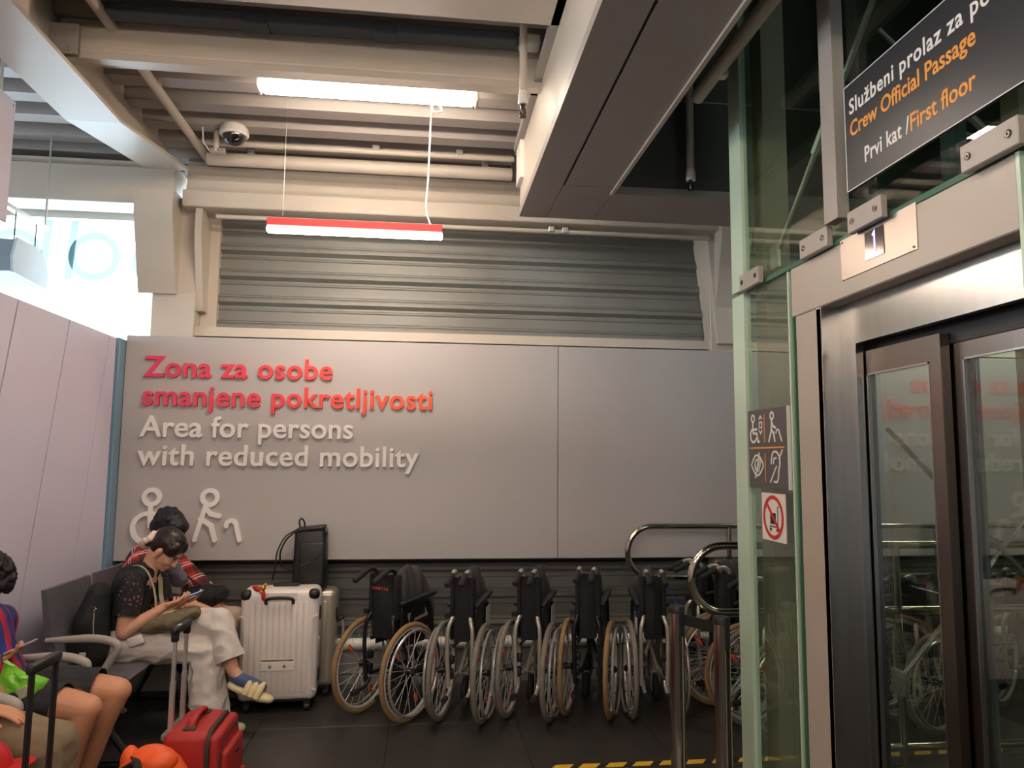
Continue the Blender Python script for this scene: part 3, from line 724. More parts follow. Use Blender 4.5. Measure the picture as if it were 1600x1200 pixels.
mb = MB().add([a - n + Vector((0,0,.885)), bb - n + Vector((0,0,.885)), bb + n + Vector((0,0,.885)), a + n + Vector((0,0,.885)), a - n + Vector((0,0,.935)), bb - n + Vector((0,0,.935)), bb + n + Vector((0,0,.935)), a + n + Vector((0,0,.935))], [(0,3,2,1),(4,5,6,7),(0,1,5,4),(1,2,6,5),(2,3,7,6),(3,0,4,7)])
mb.build('belt', M_black, p1)
tp = thing('hazard_tape', 'yellow and black hazard tape stuck on the dark floor', 'tape', (1.2, 4.12, 0.0))
x = 0.70; k = 0
M_tapey = mat('tape_yellow', (222, 178, 44), 0.5, var=0.1, vs=30); M_tapek = mat('tape_black', (40, 36, 30), 0.5)
while x < 3.4:
    w_ = 0.10 if k % 2 == 0 else 0.05
    MB().add([(x, 4.09, 0.0005), (x + w_, 4.09, 0.0005), (x + w_ + 0.04, 4.145, 0.0005), (x + 0.04, 4.145, 0.0005), (x, 4.09, 0.0015), (x + w_, 4.09, 0.0015), (x + w_ + 0.04, 4.145, 0.0015), (x + 0.04, 4.145, 0.0015)],
             [(0,3,2,1),(4,5,6,7),(0,1,5,4),(1,2,6,5),(2,3,7,6),(3,0,4,7)]).build('stripe', M_tapey if k % 2 == 0 else M_tapek, tp)
    x += w_; k += 1
# ================================================================== WHEELCHAIRS
M_tan = mat('tan_tyre', (150, 118, 78), 0.7, var=0.12, vs=30, bump=0.5, bs=160)
M_gtyre = mat('grey_tyre', (124, 116, 106), 0.7, var=0.12, vs=30, bump=0.5, bs=160)
M_fab = mat('black_nylon', (24, 24, 27), 0.8, var=0.12, vs=12, bump=0.25, bs=300)
M_fabg = mat('charcoal_nylon', (58, 54, 54), 0.75, var=0.12, vs=10, bump=0.25, bs=300)
M_frames = mat('silver_frame_paint', (196, 188, 176), 0.28, 0.5, var=0.03)
M_frameb = mat('black_frame_paint', (34, 35, 38), 0.3, 0.2, var=0.03)
M_refl = mat('orange_reflector', (232, 92, 40), 0.25, var=0.05, coat=0.5)
M_spoke = mat('bright_spoke', (222, 218, 212), 0.3, 0.35, var=0)
M_guardg = mat('grey_guard', (150, 146, 140), 0.4, var=0.05)
def wheelchair(label, hw, tyre, frame, guard, text=False, grip_cap=True, top=0.905, colour_label=False, wo=0.075):
    t = thing('wheelchair', label, 'wheelchair', group='folded wheelchairs along the back wall')
    R = 0.305; zc = R
    for s in (-1, 1):
        xw = s * (hw + wo)
        wh = MB().torus((0, 0, 0), R - 0.017, 0.0175, 'x', 48, 10, 0.95).build('wheel', tyre, t, True, True)
        wh.location = (xw, 0, zc)
        MB().torus((0, 0, 0), R - 0.037, 0.011, 'x', 44, 8, 1.2).build('rim', M_spoke, wh, True, True)
        MB().torus((s * 0.038, 0, 0), R - 0.045, 0.0085, 'x', 44, 8).build('push_rim', M_alu, wh, True, True)
        sp_ = MB()
        for k in range(24):
            a = 2 * pi * k / 24 + 0.05; b_ = a + (0.5 if k % 4 < 2 else -0.5)
            hx = 0.022 * (1 if k % 2 else -1)
            sp_.tube([(hx, 0.024 * cos(b_), 0.024 * sin(b_)), (0, (R - 0.043) * cos(a), (R - 0.043) * sin(a))], 0.0016, 4, caps=False)
        sp_.build('spokes', M_spoke, wh, False, True)['kind'] = 'stuff'
        MB().lathe([(0.012, -0.04), (0.026, -0.026), (0.018, -0.02), (0.018, 0.02), (0.026, 0.026), (0.012, 0.04)], 14, Matrix.Rotation(pi/2, 4, 'Y')).build('hub', M_black, wh, True, True)
        cl = MB()
        for k in range(5):
            a = 2 * pi * k / 5 + 0.4
            cl.tube([(0.0, (R - 0.045) * cos(a), (R - 0.045) * sin(a)), (s * 0.038, (R - 0.045) * cos(a), (R - 0.045) * sin(a))], 0.004, 6)
        cl.build('rim_clip', M_black, wh, False, True)['kind'] = 'stuff'
        for a in (2.4, 5.1):
            MB().rbox((0, 0, 0), (0.012, 0.03, 0.055), 0.006, 2, Matrix.Rotation(a - pi/2, 3, 'X')).build('reflector', M_refl, wh, True, True).location = (0.0, 0.19 * cos(a), 0.19 * sin(a))
        x = s * hw
        MB().tube(bez([(s * (hw - 0.01), -0.03, 0.66), (s * (hw + 0.0), -0.07, 0.63), (s * (hw + 0.016), -0.085, 0.56), (s * (hw + 0.016), -0.085, 0.40), (s * (hw + 0.012), -0.07, 0.22)], 5), 0.0135, 10).build('rear_upright', frame, t, True, True)
        MB().tube(bez([(x, -0.045, 0.24), (x, -0.09, 0.20), (x, -0.17, 0.185)], 4), 0.0115, 10).build('tipping_lever', frame, t, True, True)
        MB().tube([(x, -0.165, 0.186), (x, -0.215, 0.182)], 0.018, 12).build('rubber_foot', M_rubber, t, True, True)
        MB().tube(bez([(x, -0.04, 0.49), (x, 0.34, 0.49), (x, 0.41, 0.45), (x, 0.46, 0.28), (x, 0.52, 0.14)], 5), 0.0125, 10).build('side_frame', frame, t, True, True)
        MB().tube([(x, -0.04, 0.27), (x, 0.40, 0.25)], 0.012, 10).build('lower_tube', frame, t, True, True)
        MB().rbox((x, -0.045, 0.385), (0.035, 0.04, 0.05), 0.008).rbox((x + s * 0.012, -0.045, 0.30), (0.05, 0.04, 0.06), 0.008).build('axle_plate', M_black, t, True, True)
        # folded footrest
        f_ = MB().rbox((x, 0.55, 0.20), (0.018, 0.11, 0.16), 0.006, 2, Matrix.Rotation(0.3, 3, 'X')).build('foot_plate', M_black, t, True, True)
        # caster
        ca = MB().tube([(x, 0.36, 0.29), (x, 0.36, 0.19)], 0.014, 10).box(x - 0.028, x - 0.023, 0.31, 0.37, 0.075, 0.20).box(x + 0.023, x + 0.028, 0.31, 0.37, 0.075, 0.20).box(x - 0.028, x + 0.028, 0.33, 0.37, 0.195, 0.20).build('caster', frame, t, False, True)
        MB().torus((x, 0.33, 0.092), 0.07, 0.021, 'x', 24, 8).lathe([(0.06, -0.01), (0.06, 0.01)], 16, Matrix.Translation((x, 0.33, 0.092)) @ Matrix.Rotation(pi/2, 4, 'Y')).build('caster_wheel', M_rubber, ca, True, True)
        # push handle
        xh = s * (hw - 0.02)
        ph = MB().tube(bez([(xh, -0.03, 0.62), (xh, -0.03, top - 0.03), (xh, -0.045, top + 0.022), (xh, -0.09, top + 0.036), (xh, -0.145, top + 0.020)], 6), 0.0135, 10).build('push_handle', M_frames if grip_cap else M_frameb, t, True, True)
        MB().tube([(xh, -0.132, top + 0.024), (xh, -0.142, top + 0.021), (xh, -0.245, top - 0.022), (xh, -0.252, top - 0.025)], [0.015, 0.0185, 0.0195, 0.012], 12).build('grip', M_rubber, ph, True, True)
        # armrest with pad
        ar = MB().tube(bez([(s * (hw + 0.016), 0.0, 0.50), (s * (hw + 0.016), 0.0, 0.68), (s * (hw + 0.016), 0.04, 0.70), (s * (hw + 0.016), 0.26, 0.70), (s * (hw + 0.016), 0.32, 0.66), (s * (hw + 0.016), 0.36, 0.5)], 4), 0.010, 8).build('armrest', M_frameb, t, True, True)
        MB().rbox((s * (hw + 0.016), 0.17, 0.73), (0.052, 0.40, 0.03), 0.011, 3, Matrix.Rotation(0.06, 3, 'X')).build('arm_pad', M_black, ar, True, True)
        FG = Frame((s * (hw + 0.010), 0, 0), (0, s, 0), (0, 0, 1))
        poly = [(0.02, 0.44), (0.36, 0.44), (0.37, 0.52), (0.30, 0.69), (0.02, 0.69)]
        if s < 0: poly = [(-q[0], q[1]) for q in reversed(poly)]
        gp = MB().prism(poly, FG, -0.002, 0.004).build('skirt_guard', guard, t, False, True)
        if text and s > 0:
            letters('TOMTAR', FG, 0.17, 0.515, 0.025, 0.13, M_alu, gp, bold=0.02, depth=0.001, loff=None, local=True)
            for o in gp.children: o.location = Vector((0.004, 0, 0))
            MB().prism([(0.125, 0.505), (0.16, 0.505), (0.16, 0.545), (0.125, 0.545)], FG, 0.004, 0.0055).build('emblem', M_alu, gp, False, True)
            MB().prism([(0.135, 0.585), (0.30, 0.60), (0.262, 0.66), (0.262, 0.618), (0.145, 0.605)], FG, 0.004, 0.0055).build('emblem', M_guardg, gp, False, True)
            MB().prism([(0.065, 0.64), (0.10, 0.65), (0.085, 0.575)], FG, 0.004, 0.0055).build('emblem', M_guardg, gp, False, True)
        if colour_label and s < 0:
            MB().box(s * (hw + 0.02) - 0.002, s * (hw + 0.02) + 0.002, 0.03, 0.15, 0.5, 0.64).build('paper_label', M_signw, t, False, True)
    # folded back sling
    zb, zt = 0.50, top
    def back(u, v):
        x = -hw + 2 * hw * u; z = zb + (zt - zb) * v
        fold = (1 - abs(2 * u - 1)) ** 0.8
        return (x * (1.0 - 0.22 * (1 - v)), -0.050 - 0.03 * fold * sin(pi * min(1, v * 1.1)) - 0.004 * sin(9 * v + 5 * u), z - (0.012 * fold if v > 0.9 else 0))
    def back2(u, v):
        p = back(u, v); return (p[0], p[1] + 0.05, p[2])
    mb = MB().grid(back, 12, 10).grid(back2, 12, 10)
    mb.rbox((-hw, -0.03, zb + 0.26), (0.03, 0.066, zt - zb - 0.12), 0.012).rbox((hw, -0.03, zb + 0.26), (0.03, 0.066, zt - zb - 0.12), 0.012)
    bk = mb.build('back_sling', M_fab, t, True, True)
    if text:
        FB = Frame((-0.062, -0.090, 0.81), (1, 0, 0), (0, 0, 1))
        letters('TOMTAR', FB, 0.0, 0.0, 0.0255, 0.13, M_refl, bk, bold=0.02, depth=0.0015, local=True)
    MB().box(-hw - 0.045, -hw - 0.01, -0.07, -0.03, 0.645, 0.675).build('strap_buckle', M_black, t, False, True)
    # seat folded up between the frames
    h = max(0.062, hw - 0.02); rr = random.Random(label)
    ph1, ph2, topz = rr.uniform(0, 6), rr.uniform(0, 6), rr.uniform(0.83, 0.88)
    def seat(u, v):
        y = 0.06 + 0.37 * u; a = pi * v
        zt_ = topz + 0.09 * sin(pi * min(1, u * 1.25)) ** 0.7 - 0.07 * (u > 0.92)
        wv = 0.010 * sin(14 * u + ph1 + 5 * v) + 0.007 * sin(27 * u + ph2)
        return ((-h * cos(a)) * (0.75 + 0.25 * (1 - sin(a))) + wv * sin(a), y + 0.012 * sin(6 * v + ph2), 0.50 + (zt_ - 0.50) * sin(a) ** 0.55 + wv * 0.6)
    MB().grid(seat, 26, 16).build('folded_seat', M_fabg, t, True, True)
    cb = MB()
    for s in (-1, 1): cb.tube([(s * (hw - 0.01), 0.14 + 0.02 * s, 0.26), (-s * (hw - 0.03), 0.14 + 0.02 * s, 0.58)], 0.012, 8)
    cb.build('cross_brace', frame, t, True, True)
    return t
def place(t, x, y, head):
    t.location = (x, y, 0.0); t.rotation_euler = (0, 0, -rad(head)); return t
def again(src, label, x, y, head):
    c = copy_tree(src); c['label'] = label; return place(c, x, y, head)
c1 = place(wheelchair('black folded wheelchair with tan tyres and orange lettering on its back', 0.098, M_tan, M_frameb, M_black, text=True, grip_cap=False, wo=0.088), -0.225, 5.0, 35)
c2 = place(wheelchair('silver framed wheelchair with grey tyres and a paper on its guard, second from the suitcases', 0.064, M_gtyre, M_frames, M_black), 0.265, 4.87, 18)
MB().rbox((0.090, 0.30, 0.60), (0.004, 0.11, 0.13), 0.001, 1).build('paper_label', M_signw, c2, False, True)
c3 = again(c2, 'silver framed wheelchair with grey tyres in the middle of the row, third from the suitcases', 0.70, 4.88, 21)
c4 = place(wheelchair('black framed wheelchair with tan tyres and pointed folded seat, fourth from the suitcases', 0.068, M_tan, M_frameb, M_black, top=0.915), 1.09, 4.89, 21)
c5 = place(wheelchair('silver framed wheelchair seen squarely from behind, left of the chrome belt post', 0.070, M_gtyre, M_frames, M_black, colour_label=True), 1.50, 4.83, 8)
c6 = again(c2, 'silver wheelchair turned sideways behind the rounded handrail end, farthest of its pack', 2.00, 5.24, 78)
c7 = again(c4, 'black wheelchair turned sideways behind the handrail, middle of its pack', 2.05, 4.88, 76)
c8 = again(c2, 'silver wheelchair turned sideways just behind the nearer handrail', 2.12, 4.48, 74)
c9 = again(c4, 'black wheelchair seen through the lift glass, left of the far column', 3.05, 4.95, 70)
c10 = again(c2, 'silver wheelchair seen through the first lift door window', 3.12, 4.50, 72)
c11 = again(c5, 'silver wheelchair seen through the right lift door window', 4.05, 4.70, 60)
MB().rbox((0.155, -0.20, 0.60), (0.012, 0.12, 0.24), 0.004).tube([(0.05, -0.20, 0.89), (0.15, -0.20, 0.72)], 0.004, 6).build('blue_pouch', mat('blue_plastic', (28, 72, 170), 0.4), c5, False, True)

# ================================================================== LUGGAGE
M_wcase = mat('white_polycarbonate', (226, 216, 208), 0.3, var=0.02, vs=3)
def suitcase(name, label, w, d, h, z0, m, ribs, loc, rz):
    t = thing(name, label, 'suitcase', (loc[0], loc[1], 0), rz)
    MB().rbox((0, 0, z0 + h/2), (w, d, h), 0.045, 4).build('shell', m, t, True, True)
    n = ribs; gap = (w - 0.12) / n
    for k in range(n):
        x = -w/2 + 0.06 + gap * (k + 0.5)
        MB().rbox((x, -d/2, z0 + h/2 - 0.01), (gap - 0.005, 0.012, h - 0.13), 0.005, 2).build('rib', m, t, True, True)
    for sx in (-1, 1):
        for y in (-d/2 + 0.05, d/2 - 0.05):
            MB().tube([(sx * (w/2 - 0.06) - 0.012, y, 0.028), (sx * (w/2 - 0.06) + 0.012, y, 0.028)], 0.027, 16).box(sx * (w/2 - 0.06) - 0.02, sx * (w/2 - 0.06) + 0.02, y - 0.015, y + 0.015, 0.028, z0 + 0.02).build('caster', M_black, t, True, True)
    MB().rbox((0, 0, z0 + 0.008), (w - 0.1, d - 0.03, 0.03), 0.008).build('base_plate', M_black, t, True, True)
    return t
ws = suitcase('suitcase', 'large white ribbed suitcase with black corners beside the seated woman', 0.50, 0.26, 0.71, 0.075, M_wcase, 10, (-0.94, 5.24), rad(3))
MB().rbox((0, -0.137, 0.30), (0.21, 0.008, 0.055), 0.003).build('name_plate', M_wcase, ws, False, True)
for x in (-0.045, 0.045): MB().lathe([(0.011, 0), (0.010, 0.004), (0, 0.006)], 12, Matrix.Translation((x, -0.141, 0.30)) @ Matrix.Rotation(pi/2, 4, 'X')).build('rivet', M_chrome, ws, True, True)
MB().box(-0.10, 0.10, -0.142, -0.136, 0.336, 0.342).build('plate_bar', M_chrome, ws, False, True)
MB().tube(bez([(-0.085, -0.135, 0.70), (-0.085, -0.155, 0.725), (-0.05, -0.160, 0.738), (0.05, -0.160, 0.738), (0.085, -0.155, 0.725), (0.085, -0.135, 0.70)], 5), 0.011, 10).build('carry_handle', M_black, ws, True, True)
MB().rbox((0, -0.131, 0.725), (0.22, 0.006, 0.085), 0.002, 1).build('handle_recess', M_wcase, ws, False, True)
for sx in (-1, 1):
    MB().rbox((sx * 0.215, -0.103, 0.752), (0.075, 0.075, 0.07), 0.03, 3).build('corner_guard', M_black, ws, True, True)
    MB().tube(bez([(sx * 0.248, -0.128, 0.62), (sx * 0.225, -0.138, 0.61), (sx * 0.215, -0.138, 0.56), (sx * 0.215, -0.138, 0.20), (sx * 0.225, -0.138, 0.15), (sx * 0.248, -0.128, 0.14)], 4), 0.006, 8).build('piping', M_wcase, ws, True, True)
for z in (0.62, 0.22): MB().rbox((0.252, -0.04, z), (0.014, 0.05, 0.09), 0.006).build('latch', M_black, ws, True, True)
MB().rbox((0.252, -0.06, 0.42), (0.012, 0.05, 0.09), 0.005).build('lock', M_alu, ws, True, True)
MB().rbox((0.02, 0.04, 0.795), (0.17, 0.06, 0.022), 0.006).build('trolley_handle', M_black, ws, True, True)
ch = thing('luggage_charm', 'small red and gold charm tied to the white suitcase handle', 'charm', (-1.06, 5.07, 0.74))
for nm, m_, pts in (('ribbon', mat('red_satin', (190, 44, 34), 0.35), [((-1.06, 5.065, 0.80), (0.035, 0.02, 0.018)), ((-1.085, 5.065, 0.815), (0.02, 0.016, 0.012)), ((-1.03, 5.06, 0.76), (0.014, 0.012, 0.035))]), ('bead', mat('gold_bead', (214, 160, 60), 0.3, 0.6), [((-1.035, 5.06, 0.81), (0.02, 0.018, 0.02)), ((-1.02, 5.058, 0.828), (0.012, 0.012, 0.012)), ((-1.045, 5.055, 0.785), (0.013, 0.013, 0.013))])):
    for c_, r_ in pts: MB().ell(c_, r_, 12, 8).build(nm, m_, ch, True)
ss = suitcase('suitcase', 'champagne grey hard suitcase standing behind the white one', 0.52, 0.22, 0.66, 0.07, mat('champagne_aluminium', (176, 166, 148), 0.32, 0.55, var=0.03), 9, (-0.865, 5.53), 0.0)
MB().tube(bez([(0.255, -0.02, 0.52), (0.295, -0.02, 0.50), (0.305, -0.02, 0.46), (0.305, -0.02, 0.40), (0.295, -0.02, 0.36), (0.255, -0.02, 0.34)], 5), 0.010, 10).build('side_handle', M_alu, ss, True, True)
MB().rbox((0.275, -0.02, 0.515), (0.07, 0.04, 0.03), 0.008, 2, Matrix.Rotation(-0.4, 3, 'Y')).build('handle_hinge', M_black, ss, True, True)
for z in (0.56, 0.20): MB().rbox((0.262, -0.06, z), (0.012, 0.04, 0.08), 0.005).build('latch', M_black, ss, True, True)
# backpack on the champagne suitcase
M_leather = mat('black_leather', (30, 29, 32), 0.42, var=0.08, vs=10, bump=0.12, bs=120)
bp = thing('backpack', 'black leather backpack standing on the champagne suitcase', 'backpack', (-0.82, 5.49, 0.73))
def bpb(u, v):
    pass
MB().rbox((-0.80, 5.49, 0.945), (0.235, 0.17, 0.43), 0.03, 3, None, (0.93, 0.85)).build('body', M_leather, bp, True)
MB().rbox((-0.78, 5.395, 0.90), (0.17, 0.03, 0.33), 0.013, 3).build('front_pocket', M_leather, bp, True)
MB().tube([(-0.86, 5.377, 0.90), (-0.80, 5.377, 0.925), (-0.70, 5.38, 0.985)], 0.003, 6).build('zip', M_darksteel, bp)
MB().rbox((-0.795, 5.48, 1.155), (0.19, 0.155, 0.03), 0.012, 3, Matrix.Rotation(-0.10, 3, 'Y')).build('lid', M_leather, bp, True)
MB().tube(bez([(-0.875, 5.47, 1.15), (-0.885, 5.46, 1.20), (-0.87, 5.455, 1.225), (-0.85, 5.46, 1.20), (-0.845, 5.47, 1.16)], 6), 0.010, 8, flat=0.6).build('top_loop', M_leather, bp, True)
MB().tube(bez([(-0.89, 5.45, 1.15), (-0.97, 5.43, 1.10), (-1.02, 5.42, 1.0), (-1.03, 5.41, 0.90), (-1.045, 5.40, 0.80)], 8), 0.013, 8, flat=0.4).build('shoulder_strap', M_leather, bp, True)
MB().tube(bez([(-0.90, 5.52, 1.14), (-0.98, 5.52, 1.07), (-1.02, 5.52, 0.97), (-1.0, 5.52, 0.88), (-0.93, 5.51, 0.855), (-0.90, 5.50, 0.86)], 8), 0.016, 8, flat=0.4).build('shoulder_strap', M_leather, bp, True)
MB().rbox((-0.69, 5.42, 1.13), (0.02, 0.015, 0.04), 0.004).build('buckle', M_darksteel, bp, True)
# red cabin case with telescopic handle
M_rcloth = mat('red_cloth', (168, 34, 30), 0.55, var=0.08, vs=20, bump=0.15, bs=400)
M_dkzip = mat('dark_zip_tape', (54, 50, 46), 0.7, var=0.1)
rc = thing('cabin_case', 'red cloth cabin case with extended grey telescopic handle on the floor', 'suitcase', (-0.95, 3.45, 0))
MB().rbox((-0.955, 3.45, 0.285), (0.19, 0.33, 0.47), 0.035, 4).build('body', M_rcloth, rc, True)
MB().rbox((-0.845, 3.45, 0.285), (0.05, 0.32, 0.44), 0.02, 3).build('front_panel', M_rcloth, rc, True)
MB().rbox((-0.81, 3.46, 0.25), (0.035, 0.28, 0.36), 0.016, 3).build('pocket', M_rcloth, rc, True)
MB().rbox((-0.79, 3.47, 0.17), (0.03, 0.25, 0.22), 0.014, 3).build('pocket', M_rcloth, rc, True)
def rrect(y0, y1, z0, z1, r, x):
    pts = []
    for cy, cz, a0 in ((y1 - r, z1 - r, 0), (y0 + r, z1 - r, 90), (y0 + r, z0 + r, 180), (y1 - r, z0 + r, 270)):
        for k in range(5): a = rad(a0 + 22.5 * k); pts.append((x, cy + r * cos(a), cz + r * sin(a)))
    return pts
for x, r_, y0, y1, z1 in ((-0.868, 0.010, 3.285, 3.615, 0.515), (-0.825, 0.007, 3.305, 3.61, 0.47), (-0.80, 0.006, 3.335, 3.60, 0.37)):
    MB().tube(rrect(y0, y1, 0.06, z1, 0.06, x), r_, 8, closed=True).build('zip', M_dkzip, rc, True)
MB().rbox((-0.792, 3.48, 0.385), (0.006, 0.04, 0.018), 0.003).build('badge', M_darksteel, rc)
for y in (3.375, 3.525):
    MB().box(-1.052, -1.034, y - 0.011, y + 0.011, 0.50, 0.705).build('telescopic_rod', M_alu, rc)
    MB().box(-1.050, -1.036, y - 0.008, y + 0.008, 0.705, 0.89).build('telescopic_rod', M_alu, rc)
MB().rbox((-1.043, 3.45, 0.915), (0.034, 0.20, 0.036), 0.014, 3).rbox((-1.043, 3.372, 0.893), (0.03, 0.028, 0.05), 0.008).rbox((-1.043, 3.528, 0.893), (0.03, 0.028, 0.05), 0.008).build('grip', M_black, rc, True)
MB().rbox((-1.035, 3.40, 0.934), (0.014, 0.03, 0.006), 0.003).build('grip_button', M_alu, rc, True)
MB().rbox((-1.045, 3.45, 0.49), (0.05, 0.24, 0.03), 0.01).build('handle_housing', mat('grey_housing', (120, 112, 104), 0.4), rc, True)
MB().tube(bez([(-0.955, 3.35, 0.515), (-0.955, 3.37, 0.545), (-0.955, 3.45, 0.555), (-0.955, 3.53, 0.545), (-0.955, 3.55, 0.515)], 6), 0.018, 10, flat=0.6).build('carry_handle', M_rcloth, rc, True)
for y in (3.345, 3.555): MB().rbox((-0.955, y, 0.522), (0.05, 0.045, 0.012), 0.004).build('handle_tab', M_dkzip, rc, True)
for y in (3.33, 3.57): MB().tube([(-1.05, y, 0.03), (-1.02, y, 0.03)], 0.03, 14).build('wheel', M_black, rc, True)
for y in (3.33, 3.57): MB().rbox((-0.86, y, 0.03), (0.03, 0.03, 0.06), 0.006).build('foot', M_black, rc, True)
# orange daypack
M_orange = mat('orange_nylon', (236, 88, 26), 0.5, var=0.08, vs=14, bump=0.15, bs=200)
ob = thing('daypack', 'orange and black daypack slumped on the floor beside the red case', 'backpack', (-1.030, 3.130, 0))
MB().ell((-1.030, 3.130, 0.270), (0.17, 0.12, 0.27), 24, 14).build('body', M_orange, ob, True)
MB().ell((-1.000, 3.110, 0.480), (0.075, 0.06, 0.045), 18, 10).build('lid', M_orange, ob, True)
MB().ell((-1.115, 3.140, 0.480), (0.034, 0.04, 0.055), 16, 10).build('side_pocket', M_orange, ob, True)
MB().tube(bez([(-1.160, 3.060, 0.415), (-1.080, 3.000, 0.460), (-0.980, 2.995, 0.455), (-0.880, 3.010, 0.405)], 6), 0.018, 8, flat=0.5).build('strap', M_fab, ob, True)
MB().tube(bez([(-1.090, 3.110, 0.505), (-1.050, 3.040, 0.490), (-1.040, 2.990, 0.405)], 6), 0.014, 8, flat=0.5).build('strap', M_fab, ob, True)
MB().tube(bez([(-1.180, 3.150, 0.365), (-1.150, 3.070, 0.445), (-1.070, 3.050, 0.500)], 6), 0.016, 8, flat=0.5).build('strap', M_fab, ob, True)
MB().rbox((-1.030, 2.995, 0.457), (0.05, 0.014, 0.022), 0.005).build('buckle', M_alu, ob, True)
# black telescopic handle on its case
bc = thing('trolley_case', 'black trolley case with tall black telescopic handle in the near left corner', 'suitcase', (-1.29, 2.78, 0))
MB().rbox((-1.22, 2.78, 0.27), (0.2, 0.34, 0.44), 0.03, 3).build('body', mat('black_case_cloth', (30, 30, 33), 0.6, bump=0.1, bs=300), bc, True)
for y in (2.70, 2.862): MB().rbox((-1.285, y, 0.70), (0.014, 0.024, 0.48), 0.003, 1).build('telescopic_rod', M_black, bc)
MB().rbox((-1.285, 2.781, 0.945), (0.03, 0.20, 0.034), 0.010, 3).build('grip', M_black, bc, True)
MB().box(-1.293, -1.291, 2.855, 2.858, 0.78, 0.84).build('print', M_signw, bc)
for y in (2.66, 2.9): MB().tube([(-1.31, y, 0.03), (-1.28, y, 0.03)], 0.03, 14).build('wheel', M_black, bc, True)
for y in (2.66, 2.9): MB().rbox((-1.15, y, 0.03), (0.03, 0.03, 0.06), 0.006).build('foot', M_black, bc, True)

# ================================================================== BEAM SEATING
M_seat = mat('charcoal_seat', (96, 93, 99), 0.42, var=0.05, vs=20)
M_arm = mat('grey_armrest', (168, 160, 152), 0.4, var=0.03)
bs = thing('beam_seating', 'row of charcoal beam seats with grey armrests against the lilac wall', 'bench', (-1.8, 4.2, 0))
seats = ((2.80, 3.30), (3.36, 3.84), (4.36, 4.90), (4.975, 5.52))
for y0, y1 in seats:
    yc = (y0 + y1) / 2; w_ = y1 - y0
    FX = Frame((0, y0, 0), (1, 0, 0), (0, 0, 1))
    back = [(-1.955, 0.47), (-1.925, 0.48), (-1.99, 0.70), (-2.035, 0.925), (-2.06, 0.925), (-2.03, 0.70)]
    if y0 > 4: MB().prism(back, FX, -w_, 0).build('backrest', M_seat, bs)      # the near seats stand against the wall without a back
    pan = [(-1.96, 0.445), (-1.60, 0.462), (-1.575, 0.445), (-1.60, 0.432), (-1.96, 0.415)]
    MB().prism(pan, FX, -w_, 0).build('seat_pan', M_seat, bs)
for y in (3.33, 3.95, 4.32, 4.94, 5.56):
    a_ = bez([(-2.0, y, 0.668), (-1.90, y, 0.672), (-1.75, y, 0.674), (-1.66, y, 0.655), (-1.63, y, 0.625), (-1.66, y, 0.565), (-1.73, y, 0.44)], 6)
    MB().tube(a_, [0.012 + 0.010 * min(1, k / 10) for k in range(len(a_))], 10, flat=1.0).build('armrest', M_arm, bs, True)
MB().rbox((-1.78, 4.24, 0.37), (0.06, 2.9, 0.06), 0.008).build('beam', M_black, bs)
for y in (3.1, 4.33, 5.50):
    l = MB().tube(bez([(-1.78, y, 0.38), (-1.66, y, 0.36), (-1.58, y, 0.28)], 5) , 0.02, 8)
    l.tube([(-1.78, y, 0.36), (-1.95, y, 0.02)], 0.02, 8).tube([(-1.78, y, 0.36), (-1.52, y, 0.02)], 0.02, 8).rbox((-1.735, y, 0.015), (0.55, 0.05, 0.028), 0.008)
    l.build('leg', M_black, bs, True)
    a_ = [(-1.78 + 0.16 * cos(rad(q)), y, 0.29 + 0.14 * sin(rad(q))) for q in range(0, 181, 15)]
    MB().tube(a_, 0.018, 8).build('arch_brace', M_black, bs, True)
# ================================================================== PEOPLE
def cap(mb, p0, p1, r0, r1, seg=16, fx=1.0, fy=1.0, side=None):
    """rounded tapering limb; fx/fy flatten the section, side fixes its x direction"""
    p0 = Vector(p0); p1 = Vector(p1); t = (p1 - p0); L = t.length
    t = t.normalized() if L > 1e-6 else Vector((0, 0, 1))
    s = Vector(side) if side is not None else (Vector((0, 0, 1)) if abs(t.z) < 0.9 else Vector((1, 0, 0)))
    x = (s - t * s.dot(t)).normalized(); y = t.cross(x)
    rings = []
    for k in range(6): a = pi/2 * k / 5; rings.append((p0 - t * r0 * cos(a), r0 * sin(a)))
    for k in range(1, 6): rings.append((p0.lerp(p1, k / 6), r0 + (r1 - r0) * k / 6))
    for k in range(6): a = pi/2 * k / 5; rings.append((p1 + t * r1 * sin(a), r1 * cos(a)))
    vs = []
    for c, r in rings:
        r = max(r, 1e-4)
        for k in range(seg):
            a = 2 * pi * k / seg; vs.append(c + x * (r * fx * cos(a)) + y * (r * fy * sin(a)))
    n = len(rings)
    fs = [(i*seg+k, i*seg+(k+1)%seg, (i+1)*seg+(k+1)%seg, (i+1)*seg+k) for i in range(n - 1) for k in range(seg)]
    fs += [tuple(range(seg - 1, -1, -1)), tuple((n - 1) * seg + k for k in range(seg))]
    mb.add(vs, fs)
def chain(mb, pts, rs, **kw):
    for a, b, r0, r1 in zip(pts, pts[1:], rs, rs[1:]): cap(mb, a, b, r0, r1, **kw)
